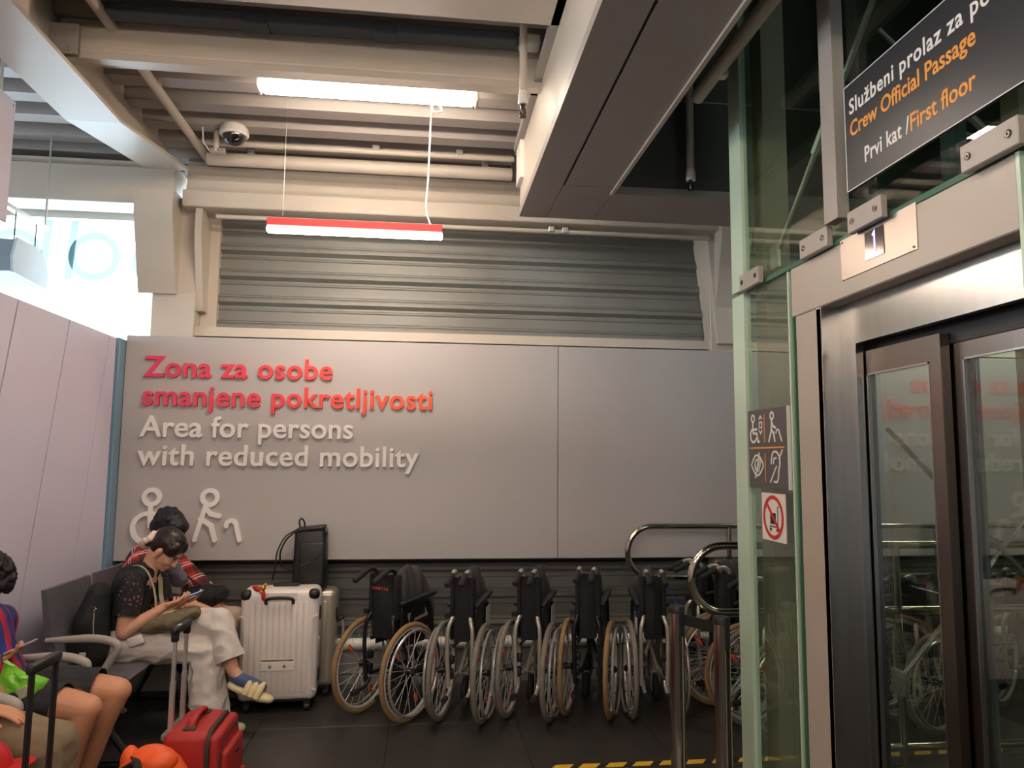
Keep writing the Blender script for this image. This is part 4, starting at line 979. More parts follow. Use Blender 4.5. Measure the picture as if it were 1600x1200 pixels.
def blob(mb, name, m, parent, voxel=0.006, it=6, fold=None, cuts=()):
    """fuse overlapping volumes into one smooth continuous surface"""
    me = mb.mesh('fuse', None)
    o = bpy.data.objects.new('fuse', me); COL.objects.link(o)
    r = o.modifiers.new('r', 'REMESH'); r.mode = 'VOXEL'; r.voxel_size = voxel
    s = o.modifiers.new('s', 'SMOOTH'); s.factor = 0.5; s.iterations = it
    dg = bpy.context.evaluated_depsgraph_get()
    out = bpy.data.meshes.new_from_object(o.evaluated_get(dg))
    bpy.data.objects.remove(o); bpy.data.meshes.remove(me)
    off = Vector((0, 0, 0)); p = parent
    while p is not None: off = off + p.location; p = p.parent
    if fold:
        amp, sc = fold[0], fold[1]
        nz = [v.normal.copy() for v in out.vertices]
        for v, n in zip(out.vertices, nz):
            c = v.co; q = Vector((c.x * sc[0], c.y * sc[1], c.z * sc[2]))
            d = 1.0 - 2.0 * abs(mnoise.noise(q)) + 0.5 * mnoise.noise(q * 2.3)
            v.co = c + n * (amp * (d - 0.55))
    if cuts:
        bm = bmesh.new(); bm.from_mesh(out)
        for co, no, pred in cuts:
            co = Vector(co); fs = [f for f in bm.faces if pred(f.calc_center_median())]
            g = set(fs)
            for f in fs: g.update(f.edges); g.update(f.verts)
            bmesh.ops.bisect_plane(bm, geom=list(g), plane_co=co, plane_no=Vector(no).normalized(), clear_outer=True)
        bm.to_mesh(out); bm.free()
    for v in out.vertices: v.co = v.co - off
    out.polygons.foreach_set('use_smooth', [True] * len(out.polygons))
    out.materials.clear(); out.materials.append(m)
    ob = bpy.data.objects.new(name, out); COL.objects.link(ob); ob.parent = parent
    out.name = name
    return ob
def head(mb, c, pitch, yaw=0.0, tilt=0.0):
    M = Matrix.Translation(c) @ Matrix.Rotation(yaw, 4, 'Z') @ Matrix.Rotation(pitch, 4, 'Y') @ Matrix.Rotation(tilt, 4, 'X')
    R3 = M.to_3x3()
    def e(p, r): mb.ell(M @ Vector(p), r, 18, 12, R3)
    e((-0.012, 0, 0.03), (0.096, 0.075, 0.088)); e((0.028, 0, -0.03), (0.062, 0.062, 0.085)); e((0.038, 0, -0.082), (0.046, 0.046, 0.036))
    e((0.070, 0, -0.100), (0.018, 0.020, 0.016)); e((0.072, 0, 0.022), (0.020, 0.050, 0.014)); e((0.086, 0, -0.066), (0.012, 0.022, 0.009)); e((0.085, 0, -0.077), (0.011, 0.019, 0.008))
    cap(mb, M @ Vector((0.084, 0, 0.008)), M @ Vector((0.106, 0, -0.034)), 0.009, 0.0125)
    for s in (-1, 1):
        e((-0.006, s * 0.077, -0.022), (0.021, 0.009, 0.032)); e((0.058, s * 0.034, -0.034), (0.030, 0.026, 0.030)); e((0.098, s * 0.010, -0.038), (0.010, 0.008, 0.007))
    return M
def face_parts(M, body, lips=True):
    R3 = M.to_3x3()
    for s in (-1, 1):
        ey = MB().ell(M @ Vector((0.076, s * 0.031, -0.002)), (0.009, 0.012, 0.0045), 14, 8, R3).build('eye', mat('eye_white', (222, 216, 210), 0.2, var=0), body, True)
        MB().ell(M @ Vector((0.0825, s * 0.031, -0.003)), (0.0035, 0.005, 0.0045), 12, 8, R3).build('iris', mat('dark_iris', (30, 20, 16), 0.15, var=0), ey, True)
        MB().tube([M @ Vector((0.086, s * 0.014, 0.018)), M @ Vector((0.087, s * 0.032, 0.023)), M @ Vector((0.076, s * 0.05, 0.017))], 0.004, 6).build('eyebrow', M_hair, body, True)
        MB().tube([M @ Vector((0.085, s * 0.018, 0.003)), M @ Vector((0.088, s * 0.031, 0.007)), M @ Vector((0.079, s * 0.045, 0.001))], 0.0028, 6).build('eyelid', M_hair, body, True)
    if lips: MB().ell(M @ Vector((0.094, 0, -0.071)), (0.006, 0.019, 0.007), 14, 8, R3).build('lips', mat('lip_pink', (176, 92, 84), 0.4, var=0.03), body, True)
def hand(mb, wrist, d, nrm, curl=0.5, thumb=1, spread=0.10, s=1.0, tips=None):
    """palm and five fingers; d points along the hand, nrm out of the palm; thumb=+1/-1 picks its side"""
    w = Vector(wrist); d = Vector(d).normalized(); n = Vector(nrm); n = (n - d * n.dot(d)).normalized(); x = d.cross(n) * thumb
    cap(mb, w, w + d * 0.035 * s, 0.024 * s, 0.027 * s, fx=0.62, fy=1.0, side=n)
    for k in range(4):
        xo = (0.030 - 0.020 * k) * s
        cap(mb, w + d * 0.02 * s + x * xo * 0.7, w + d * 0.078 * s + x * xo, 0.014 * s, 0.0115 * s, seg=10)
        ln = (0.072, 0.080, 0.074, 0.058)[k] * s
        ang = curl * (0.55 + 0.06 * k); b = w + d * 0.080 * s + x * xo; dr = (d + x * (0.12 - 0.08 * k) * (spread / 0.10)).normalized()
        pts = [b]; th = 0.0
        for q, fr_ in enumerate((0.46, 0.30, 0.24)):
            th += ang * (0.8 if q == 0 else 1.0)
            pts.append(pts[-1] + (dr * cos(th) + n * sin(th)) * ln * fr_)
        chain(mb, pts, [0.0098 * s, 0.0092 * s, 0.0084 * s, 0.0072 * s], seg=10)
    b = w + d * 0.022 * s + x * 0.022 * s
    t1 = b + (d * 0.55 + x * 0.75 + n * 0.25).normalized() * 0.042 * s
    t2 = t1 + (d * 0.85 + x * 0.35 + n * (0.2 + 0.5 * curl)).normalized() * 0.032 * s
    t3 = t2 + (d * 0.95 + x * 0.05 + n * (0.2 + 0.5 * curl)).normalized() * 0.026 * s
    chain(mb, [b, t1, t2, t3], [0.015 * s, 0.0125 * s, 0.0105 * s, 0.0085 * s], seg=10)
M_skin = mat('light_skin', (214, 160, 130), 0.5, var=0.05, vs=12)
M_skin2 = mat('tan_skin', (206, 146, 112), 0.5, var=0.05, vs=12)
M_hair = mat('dark_brown_hair', (34, 22, 20), 0.35, var=0.25, vs=60, bump=0.3, bs=120, stretch=(1, 1, 0.15))
M_hairb = mat('black_hair', (18, 18, 22), 0.45, var=0.25, vs=60, bump=0.4, bs=140)
M_hairc = mat('black_curly_hair', (22, 20, 24), 0.6, var=0.3, vs=40, bump=0.6, bs=60)
M_trw = mat('off_white_cotton', (214, 204, 196), 0.8, var=0.05, vs=8, bump=0.15, bs=200)
M_trb = mat('beige_cotton', (186, 168, 150), 0.8, var=0.06, vs=8, bump=0.15, bs=200)
M_kh = mat('khaki_cotton', (136, 118, 92), 0.8, var=0.08, vs=8, bump=0.15, bs=200)
M_top = mat('navy_black_knit', (24, 25, 32), 0.75, var=0.1, vs=20, bump=0.15, bs=260)
M_shorts = mat('black_shorts_cloth', (34, 33, 37), 0.7, var=0.1, vs=14, bump=0.15, bs=240)
M_olive = mat('olive_cloth', (112, 102, 76), 0.75, var=0.1, vs=14, bump=0.2, bs=200)
M_strap = mat('beige_strap', (168, 152, 122), 0.7, var=0.06, vs=30)
M_screen = mat('phone_screen', (110, 150, 200), 0.2, var=0.0, emit=0.5)
def lace_mat():
    m = bpy.data.materials.new('black_lace'); m.use_nodes = True; nt = m.node_tree; b = nt.nodes['Principled BSDF']
    tc = nt.nodes.new('ShaderNodeTexCoord'); v = nt.nodes.new('ShaderNodeTexVoronoi'); v.inputs['Scale'].default_value = 42; v.feature = 'DISTANCE_TO_EDGE'
    nt.links.new(tc.outputs['Object'], v.inputs['Vector'])
    n = nt.nodes.new('ShaderNodeTexNoise'); n.inputs['Scale'].default_value = 14; nt.links.new(tc.outputs['Object'], n.inputs['Vector'])
    mu = nt.nodes.new('ShaderNodeMath'); mu.operation = 'MULTIPLY'; nt.links.new(v.outputs['Distance'], mu.inputs[0]); nt.links.new(n.outputs['Fac'], mu.inputs[1])
    cr = nt.nodes.new('ShaderNodeValToRGB'); cr.color_ramp.elements[0].position = 0.13; cr.color_ramp.elements[0].color = rgb((22, 22, 28)); cr.color_ramp.elements[1].position = 0.20; cr.color_ramp.elements[1].color = rgb((120, 84, 74))
    nt.links.new(mu.outputs[0], cr.inputs[0]); nt.links.new(cr.outputs[0], b.inputs['Base Color']); b.inputs['Roughness'].default_value = 0.8
    return m
def plaid_mat():
    m = bpy.data.materials.new('red_plaid'); m.use_nodes = True; nt = m.node_tree; b = nt.nodes['Principled BSDF']; b.inputs['Roughness'].default_value = 0.8
    tc = nt.nodes.new('ShaderNodeTexCoord'); mp = nt.nodes.new('ShaderNodeMapping'); mp.inputs['Rotation'].default_value = (0.3, 0.55, 0.2)
    nt.links.new(tc.outputs['Object'], mp.inputs[0]); sx = nt.nodes.new('ShaderNodeSeparateXYZ'); nt.links.new(mp.outputs[0], sx.inputs[0])
    def band(sock, per, off, wd):
        a = nt.nodes.new('ShaderNodeMath'); a.operation = 'MULTIPLY_ADD'; a.inputs[1].default_value = 1 / per; a.inputs[2].default_value = off; nt.links.new(sock, a.inputs[0])
        fr = nt.nodes.new('ShaderNodeMath'); fr.operation = 'FRACT'; nt.links.new(a.outputs[0], fr.inputs[0])
        lt = nt.nodes.new('ShaderNodeMath'); lt.operation = 'LESS_THAN'; lt.inputs[1].default_value = wd; nt.links.new(fr.outputs[0], lt.inputs[0]); return lt.outputs[0]
    col = None
    def over(prev, fac, c, k):
        mx = nt.nodes.new('ShaderNodeMix'); mx.data_type = 'RGBA'
        f_ = nt.nodes.new('ShaderNodeMath'); f_.operation = 'MULTIPLY'; f_.inputs[1].default_value = k; nt.links.new(fac, f_.inputs[0]); nt.links.new(f_.outputs[0], mx.inputs[0])
        if prev is None: mx.inputs[6].default_value = rgb((186, 46, 38))
        else: nt.links.new(prev, mx.inputs[6])
        mx.inputs[7].default_value = rgb(c); return mx.outputs[2]
    X, Z = sx.outputs['X'], sx.outputs['Z']
    col = over(col, band(X, 0.11, 0.1, 0.38), (44, 26, 26), 0.7); col = over(col, band(Z, 0.11, 0.3, 0.38), (44, 26, 26), 0.7)
    for s_ in (X, Z):
        col = over(col, band(s_, 0.11, 0.75, 0.07), (226, 214, 204), 0.9); col = over(col, band(s_, 0.11, 0.58, 0.05), (226, 214, 204), 0.8)
    nt.links.new(col, b.inputs['Base Color']); return m
M_lace = lace_mat(); M_plaid = plaid_mat()
V3 = Vector
# ---------------------------------------------------------------- woman with the phone
wo = thing('person', 'woman in black lace-sleeved top and white trousers, legs crossed, looking at a phone', 'person', (-1.74, 4.85, 0))
mb = MB()
MW = head(mb, V3((-1.572, 4.84, 1.085)), rad(46), rad(-8))
chain(mb, [MW @ V3((-0.03, 0, -0.07)), V3((-1.665, 4.85, 0.995)), V3((-1.70, 4.85, 0.93))], [0.05, 0.052, 0.07])
chain(mb, [V3((-1.76, 4.85, 0.55)), V3((-1.79, 4.85, 0.72)), V3((-1.74, 4.85, 0.88))], [0.12, 0.115, 0.125], fx=0.85, fy=1.2, side=(1, 0, 0))
sn, sf = V3((-1.71, 4.68, 0.905)), V3((-1.69, 5.02, 0.905))
en, ef = V3((-1.725, 4.635, 0.635)), V3((-1.62, 4.99, 0.66))
wn_, wf = V3((-1.525, 4.70, 0.765)), V3((-1.48, 4.87, 0.768))
chain(mb, [sn, en], [0.052, 0.042]); chain(mb, [en, en.lerp(wn_, 0.35), wn_], [0.041, 0.040, 0.025])
chain(mb, [sf, ef], [0.052, 0.042]); chain(mb, [ef, ef.lerp(wf, 0.35), wf], [0.041, 0.040, 0.025])
hand(mb, wn_, (0.92, 0.25, 0.28), (0.1, 0.45, 0.9), 0.55, -1)
hand(mb, wf, (0.95, -0.30, 0.22), (0.1, -0.35, 0.9), 0.55, 1)
# crossed leg: ankle and foot; standing leg: ankle and foot
hipT, kneeT, ankT = V3((-1.74, 4.92, 0.57)), V3((-1.235, 4.80, 0.655)), V3((-1.125, 4.74, 0.385))
hipL, kneeL, ankL = V3((-1.74, 4.76, 0.55)), V3((-1.29, 4.78, 0.50)), V3((-1.27, 4.78, 0.11))
chain(mb, [hipT, kneeT, kneeT.lerp(ankT, 0.35), ankT], [0.085, 0.058, 0.055, 0.036])
chain(mb, [hipL, kneeL, kneeL.lerp(ankL, 0.35), ankL], [0.085, 0.058, 0.055, 0.036])
chain(mb, [ankT, V3((-1.09, 4.735, 0.335)), V3((-1.0, 4.725, 0.30)), V3((-0.945, 4.72, 0.285))], [0.035, 0.036, 0.034, 0.022])
chain(mb, [ankL, V3((-1.26, 4.78, 0.065)), V3((-1.15, 4.77, 0.05)), V3((-1.08, 4.77, 0.045))], [0.035, 0.035, 0.034, 0.02])
body = blob(mb, 'body', M_skin, wo, 0.0042, 5)
face_parts(MW, body)
R3 = MW.to_3x3()
# hair drawn back into a low bun
mb = MB()
for p, r in (((-0.022, 0, 0.040), (0.104, 0.082, 0.090)), ((-0.05, 0, -0.005), (0.062, 0.074, 0.065)), ((-0.012, 0.0, 0.055), (0.088, 0.078, 0.076)), ((-0.112, 0, -0.042), (0.036, 0.036, 0.036)), ((-0.09, 0, -0.03), (0.035, 0.05, 0.04)), ((0.035, 0.045, 0.045), (0.045, 0.038, 0.055)), ((0.035, -0.045, 0.045), (0.045, 0.038, 0.055))): mb.ell(MW @ V3(p), r, 20, 14, R3)
chain(mb, [MW @ V3((0.055, 0.064, 0.03)), MW @ V3((0.05, 0.070, -0.03))], [0.012, 0.006])
hr = blob(mb, 'hair', M_hair, wo, 0.005, 4, (0.0016, (60, 60, 25)))
ear = MB().ell(MW @ V3((-0.004, -0.086, -0.02)), (0.018, 0.008, 0.03), 14, 10, R3).ell(MW @ V3((-0.002, -0.088, -0.045)), (0.01, 0.007, 0.012), 10, 8, R3); ear.build('ear', M_skin, body, True)
sc_ = MB()
for k in range(12):
    a = 2 * pi * k / 12
    sc_.ell(MW @ V3((-0.118 + 0.006 * sin(3 * a), 0.046 * cos(a) - 0.010, -0.040 + 0.048 * sin(a))), (0.024, 0.017 + 0.003 * sin(5 * a), 0.017), 10, 8, R3)
blob(sc_, 'hair_tie', mat('cream_satin', (226, 204, 190), 0.4, var=0.06, vs=40), wo, 0.004, 3)
# top, sleeves
mb = MB()
chain(mb, [V3((-1.765, 4.85, 0.545)), V3((-1.80, 4.85, 0.72)), V3((-1.755, 4.85, 0.87))], [0.142, 0.136, 0.142], fx=0.85, fy=1.22, side=(1, 0, 0))
chain(mb, [sn + V3((-0.01, 0.03, 0.0)), V3((-1.70, 4.85, 0.955)), sf + V3((-0.01, -0.03, 0.0))], [0.066, 0.070, 0.066])
blob(mb, 'top', M_top, wo, 0.006, 5, (0.005, (16, 16, 9)))
for s_, e_ in ((sn, en), (sf, ef)):
    mb = MB(); chain(mb, [s_ + V3((-0.005, 0, 0.005)), s_.lerp(e_, 0.3), s_.lerp(e_, 0.75)], [0.068, 0.074, 0.072])
    blob(mb, 'lace_sleeve', M_lace, wo, 0.006, 3, (0.003, (18, 18, 10)), [(s_.lerp(e_, 0.66), e_ - s_, lambda q: True)])
# trousers
mb = MB()
chain(mb, [hipL, hipL.lerp(kneeL, 0.5), kneeL], [0.122, 0.105, 0.086]); chain(mb, [kneeL, V3((-1.28, 4.77, 0.32)), V3((-1.255, 4.77, 0.10))], [0.092, 0.102, 0.120])
cap(mb, (-1.75, 4.76, 0.55), (-1.75, 4.93, 0.555), 0.125, 0.125)
chain(mb, [hipT, hipT.lerp(kneeT, 0.5)], [0.118, 0.098])
tr_ = blob(mb, 'trousers', M_trw, wo, 0.006, 4, (0.014, (6, 13, 8)), [(V3((-1.255, 4.77, 0.155)), (-0.25, 0, -1), lambda q: q.z < 0.32)])
mb = MB(); chain(mb, [hipT, hipT.lerp(kneeT, 0.5), kneeT], [0.118, 0.100, 0.080]); chain(mb, [kneeT, kneeT.lerp(ankT, 0.45), kneeT.lerp(ankT, 1.1)], [0.082, 0.084, 0.092])
blob(mb, 'crossed_trouser_leg', M_trw, tr_, 0.006, 4, (0.014, (6, 13, 8)), [(kneeT.lerp(ankT, 0.80), ankT - kneeT, lambda q: q.x > -1.4)])
# sock and slide sandal on the raised foot
mb = MB(); chain(mb, [V3((-1.108, 4.74, 0.345)), V3((-1.075, 4.733, 0.325)), V3((-1.0, 4.725, 0.30)), V3((-0.945, 4.72, 0.285))], [0.038, 0.040, 0.036, 0.027])
blob(mb, 'sock', mat('slate_blue_knit', (74, 92, 126), 0.8, var=0.08, vs=40), wo, 0.005, 3)
M_cream = mat('cream_rubber', (222, 204, 160), 0.5, var=0.03)
sd = V3((0.93, -0.10, -0.33)).normalized(); up = V3((0.33, 0, 0.93)).normalized()
def P(a, b, c=0.0): return V3((-1.115, 4.737, 0.285)) + sd * a + up * b + V3((0.1, 0.99, 0)).normalized() * c
mb = MB(); chain(mb, [P(0.0, 0.005), P(0.09, 0.0), P(0.17, 0.0), P(0.215, 0.004)], [0.042, 0.044, 0.047, 0.040], fx=0.62, fy=1.0, side=up)
so = blob(mb, 'sandal', M_cream, wo, 0.005, 3)
for a in (0.088, 0.124, 0.160):
    MB().tube([P(a, 0.0, -0.046), P(a, 0.028, -0.043), P(a, 0.060, -0.024), P(a, 0.066, 0.0), P(a, 0.060, 0.024), P(a, 0.028, 0.043), P(a, 0.0, 0.046)], 0.0205, 10).build('sandal_strap', M_cream, so, True)
mb = MB(); chain(mb, [V3((-1.30, 4.78, 0.045)), V3((-1.17, 4.77, 0.042)), V3((-1.075, 4.77, 0.038))], [0.042, 0.044, 0.034], fx=0.8, side=(0, 0, 1))
blob(mb, 'sandal', M_cream, wo, 0.006, 3)
# phone
def phone(label, c, d, n, L=0.15, w_=0.072, case=(170, 120, 96)):
    c = V3(c); d = V3(d).normalized(); n = V3(n); n = (n - d * n.dot(d)).normalized(); x = d.cross(n)
    Mx = Matrix((x, d, n)).transposed()
    t = thing('phone', label, 'phone', c)
    MB().rbox(c, (w_, L, 0.009), 0.004, 2, Mx).build('case', mat('phone_case_%d' % case[0], case, 0.4), t, True)
    MB().rbox(c + n * 0.0048, (w_ - 0.006, L - 0.006, 0.0012), 0.0004, 1, Mx).build('screen', M_screen, t)
    return t
phone('smartphone held in both hands by the woman in black', (-1.405, 4.79, 0.812), (0.93, 0.0, 0.35), (-0.35, 0.0, 0.93), case=(60, 58, 62))
# olive bag on her lap, with its strap
ol = thing('shoulder_bag', 'olive cloth shoulder bag lying on the lap of the woman', 'bag', (-1.48, 4.70, 0.62))
mb = MB(); chain(mb, [V3((-1.60, 4.69, 0.655)), V3((-1.48, 4.68, 0.685)), V3((-1.36, 4.70, 0.725))], [0.055, 0.068, 0.045], fx=0.75, fy=1.1, side=(0, 0, 1))
blob(mb, 'body', M_olive, ol, 0.006, 4, (0.009, (12, 14, 16)))
MB().tube(bez([(-1.58, 4.70, 0.70), (-1.585, 4.73, 0.78), (-1.615, 4.755, 0.88), (-1.66, 4.765, 0.965), (-1.72, 4.775, 0.995), (-1.80, 4.80, 0.96)], 8), 0.016, 8, flat=0.35).build('strap', M_strap, ol, True)
MB().tube(bez([(-1.57, 4.83, 0.74), (-1.60, 4.86, 0.80), (-1.625, 4.90, 0.90), (-1.67, 4.93, 0.965)], 8), 0.014, 8, flat=0.35).build('strap', M_strap, ol, True)
pw = thing('tissue_pack', 'small white tissue pack tucked on the white trousers', 'tissue pack', (-1.66, 4.64, 0.60))
MB().rbox((-1.655, 4.640, 0.585), (0.09, 0.025, 0.055), 0.01, 3, Matrix.Rotation(-0.3, 3, 'Y')).build('packet', M_white, pw, True)
# black backpack between her and the backrest
bk = thing('backpack', 'black backpack on the seat behind the woman with a metal zip', 'backpack', (-1.88, 4.62, 0.46))
mb = MB(); chain(mb, [V3((-1.875, 4.60, 0.56)), V3((-1.885, 4.60, 0.70)), V3((-1.87, 4.62, 0.84))], [0.11, 0.12, 0.085], fx=0.75, fy=1.15, side=(1, 0, 0))
b_ = blob(mb, 'body', M_fab, bk, 0.007, 4, (0.004, (10, 10, 10)))
MB().rbox((-1.90, 4.465, 0.60), (0.10, 0.02, 0.13), 0.008, 2).build('side_pocket', M_fab, bk, True)
MB().rbox((-1.865, 4.454, 0.56), (0.035, 0.004, 0.02), 0.001, 1).build('tag', M_signw, bk)
MB().tube([(-1.825, 4.47, 0.80), (-1.822, 4.462, 0.72), (-1.815, 4.462, 0.64)], 0.0035, 6).build('zip', M_alu, bk)
for z in (0.80, 0.645): MB().torus((-1.825 + (0.80 - z) * 0.06, 4.462, z), 0.012, 0.003, 'y', 14, 6).build('zip_pull', M_chrome, bk, True)
# ---------------------------------------------------------------- man in plaid shirt
mn = thing('person', 'man in red plaid shirt and beige trousers bending forward behind the woman', 'person', (-1.78, 5.28, 0))
mb = MB()
MM = head(mb, V3((-1.715, 5.26, 1.165)), rad(40), rad(-10))
chain(mb, [MM @ V3((-0.03, 0, -0.07)), V3((-1.80, 5.28, 1.05)), V3((-1.83, 5.28, 0.97))], [0.055, 0.058, 0.08])
chain(mb, [V3((-1.80, 5.28, 0.56)), V3((-1.86, 5.28, 0.76)), V3((-1.83, 5.28, 0.94))], [0.14, 0.13, 0.14], fx=0.85, fy=1.2, side=(1, 0, 0))
s1, s2 = V3((-1.82, 5.09, 0.965)), V3((-1.76, 5.45, 0.965))
e1_, e2_ = V3((-1.70, 5.05, 0.70)), V3((-1.50, 5.44, 0.73))
w1, w2 = V3((-1.48, 5.12, 0.70)), V3((-1.37, 5.25, 0.69))
chain(mb, [s1, e1_], [0.058, 0.046]); chain(mb, [e1_, w1], [0.045, 0.028]); chain(mb, [s2, e2_], [0.058, 0.046]); chain(mb, [e2_, w2], [0.045, 0.028])
hand(mb, w1, (0.9, 0.3, -0.2), (0.1, 0.2, -0.9), 0.5, 1); hand(mb, w2, (0.75, -0.35, -0.5), (-0.5, 0.0, -0.8), 0.5, -1)
for y0, y1 in ((5.18, 5.15), (5.37, 5.36)):
    chain(mb, [V3((-1.78, y0, 0.56)), V3((-1.29, y1, 0.55)), V3((-1.33, y1, 0.35)), V3((-1.40, y1, 0.10))], [0.09, 0.062, 0.058, 0.04]); chain(mb, [V3((-1.40, y1, 0.08)), V3((-1.27, y1, 0.045))], [0.04, 0.03])
bo = blob(mb, 'body', M_skin, mn, 0.005, 5); face_parts(MM, bo)
R3 = MM.to_3x3(); mb = MB()
for p, r in (((-0.02, 0, 0.045), (0.112, 0.090, 0.098)), ((-0.05, 0, -0.01), (0.07, 0.082, 0.07)), ((0.05, 0, 0.075), (0.055, 0.07, 0.05)), ((0.075, 0.0, 0.045), (0.03, 0.06, 0.03))): mb.ell(MM @ V3(p), r, 20, 14, R3)
rr = random.Random(3)
for k in range(26):
    a = rr.uniform(0, 2 * pi); z = rr.uniform(-0.3, 1); q = math.sqrt(max(0, 1 - z * z))
    mb.ell(MM @ V3((-0.02 + 0.095 * q * cos(a), 0.075 * q * sin(a), 0.045 + 0.08 * z)), (0.028, 0.028, 0.028), 8, 6)
blob(mb, 'hair', M_hairb, mn, 0.005, 6, (0.002, (50, 50, 30)))
mb = MB()
chain(mb, [V3((-1.80, 5.28, 0.58)), V3((-1.87, 5.28, 0.76)), V3((-1.845, 5.28, 0.93))], [0.16, 0.155, 0.155], fx=0.85, fy=1.2, side=(1, 0, 0))
chain(mb, [s1 + V3((0, 0.02, 0)), V3((-1.82, 5.27, 1.03)), s2 + V3((0, -0.02, 0))], [0.075, 0.078, 0.075])
cap(mb, (-1.80, 5.275, 1.05), (-1.79, 5.275, 1.075), 0.075, 0.07)
for a, b_2 in ((s1, e1_), (s2, e2_)): chain(mb, [a, a.lerp(b_2, 0.5), b_2], [0.075, 0.074, 0.066])
chain(mb, [e1_, e1_.lerp(w1, 0.6)], [0.066, 0.055]); chain(mb, [e2_, e2_.lerp(w2, 0.35)], [0.066, 0.058])
blob(mb, 'shirt', M_plaid, mn, 0.006, 4, (0.006, (11, 11, 9)))
mb = MB()
for y0, y1 in ((5.18, 5.15), (5.37, 5.36)):
    chain(mb, [V3((-1.78, y0, 0.56)), V3((-1.52, (y0 + y1) / 2, 0.56)), V3((-1.29, y1, 0.55)), V3((-1.33, y1, 0.32)), V3((-1.39, y1, 0.12))], [0.11, 0.10, 0.088, 0.082, 0.078])
blob(mb, 'trousers', M_trb, mn, 0.007, 4, (0.008, (7, 11, 8)))
for y in (5.15, 5.36):
    mb = MB(); chain(mb, [V3((-1.42, y, 0.05)), V3((-1.33, y, 0.05)), V3((-1.245, y, 0.04))], [0.048, 0.05, 0.038], fx=0.85, side=(0, 0, 1)); blob(mb, 'shoe', M_black, mn, 0.007, 3)
mb = MB(); chain(mb, bez([V3((-1.67, 5.16, 1.03)), V3((-1.63, 5.15, 0.96)), V3((-1.62, 5.15, 0.90)), V3((-1.60, 5.18, 0.855))], 4), [0.035 + 0.02 * (k / 12) for k in range(13)])
tw = blob(mb, 'neck_towel', mat('grey_purple_towel', (108, 102, 116), 0.9, var=0.08, vs=30, bump=0.3, bs=200), mn, 0.006, 3, (0.006, (14, 14, 14)))
lb = thing('shoulder_bag', 'black bag lying on the lap of the man in plaid', 'bag', (-1.42, 5.22, 0.66))
mb = MB(); chain(mb, [V3((-1.52, 5.24, 0.72)), V3((-1.40, 5.22, 0.735)), V3((-1.34, 5.20, 0.75))], [0.075, 0.085, 0.06], fx=0.95, fy=1.2, side=(0, 0, 1))
blob(mb, 'body', M_fab, lb, 0.007, 4, (0.010, (10, 10, 12)))
MB().tube(bez([(-1.44, 5.20, 0.79), (-1.57, 5.20, 0.88), (-1.68, 5.30, 0.98), (-1.75, 5.40, 1.04)], 8), 0.014, 8, flat=0.4).build('strap', M_fab, lb, True)
MB().rbox((-1.36, 5.16, 0.815), (0.05, 0.008, 0.008), 0.003).build('buckle', M_chrome, lb)
# ---------------------------------------------------------------- person in black shorts
p3 = thing('person', 'curly haired person in black shorts and striped shirt holding a phone at left', 'person', (-1.9, 3.85, 0))
mb = MB()
MK = head(mb, V3((-2.045, 3.76, 1.055)), rad(48), rad(10))
chain(mb, [MK @ V3((-0.03, 0, -0.07)), V3((-2.05, 3.76, 0.94)), V3((-2.04, 3.76, 0.86))], [0.05, 0.052, 0.07])
chain(mb, [V3((-1.92, 3.75, 0.56)), V3((-1.99, 3.75, 0.71)), V3((-2.02, 3.75, 0.84))], [0.115, 0.105, 0.11], fx=0.8, fy=1.2, side=(1, 0, 0))
a1, a2 = V3((-2.02, 3.58, 0.86)), V3((-2.02, 3.92, 0.86)); b1, b2 = V3((-2.04, 3.52, 0.62)), V3((-2.05, 3.90, 0.62)); d1_, d2_ = V3((-1.90, 3.58, 0.645)), V3((-1.93, 3.74, 0.725))
chain(mb, [a1, b1], [0.05, 0.042]); chain(mb, [b1, d1_], [0.041, 0.027]); chain(mb, [a2, b2], [0.05, 0.042]); chain(mb, [b2, b2.lerp(d2_, .5), d2_], [0.041, 0.036, 0.027])
hand(mb, d1_, (0.95, 0.15, -0.12), (0.15, 0.5, -0.8), 0.75, 1); hand(mb, d2_, (0.8, -0.3, 0.25), (-0.2, -0.3, 0.9), 0.6, 1)
kn, kf = V3((-1.485, 3.63, 0.525)), V3((-1.435, 3.83, 0.54))
an_, af = V3((-1.585, 3.63, 0.11)), V3((-1.575, 3.83, 0.11))
chain(mb, [V3((-1.90, 3.67, 0.555)), V3((-1.68, 3.65, 0.555)), kn], [0.09, 0.082, 0.062]); chain(mb, [kn, kn.lerp(an_, 0.3) + V3((-0.018, 0, 0)), an_], [0.060, 0.060, 0.038])
chain(mb, [V3((-1.90, 3.83, 0.555)), V3((-1.62, 3.83, 0.56)), kf], [0.09, 0.082, 0.062]); chain(mb, [kf, kf.lerp(af, 0.3) + V3((-0.018, 0, 0)), af], [0.060, 0.060, 0.038])
chain(mb, [an_, V3((-1.45, 3.61, 0.04))], [0.04, 0.03]); chain(mb, [af, V3((-1.44, 3.84, 0.04))], [0.04, 0.03])
bo = blob(mb, 'body', M_skin2, p3, 0.0048, 5); face_parts(MK, bo)
mb = MB(); R3 = MK.to_3x3()
for p, r in (((-0.015, 0, 0.05), (0.105, 0.088, 0.09)), ((-0.045, 0, 0.0), (0.07, 0.085, 0.075)), ((0.055, 0, 0.07), (0.045, 0.06, 0.045))): mb.ell(MK @ V3(p), r, 18, 12, R3)
rr = random.Random(9)
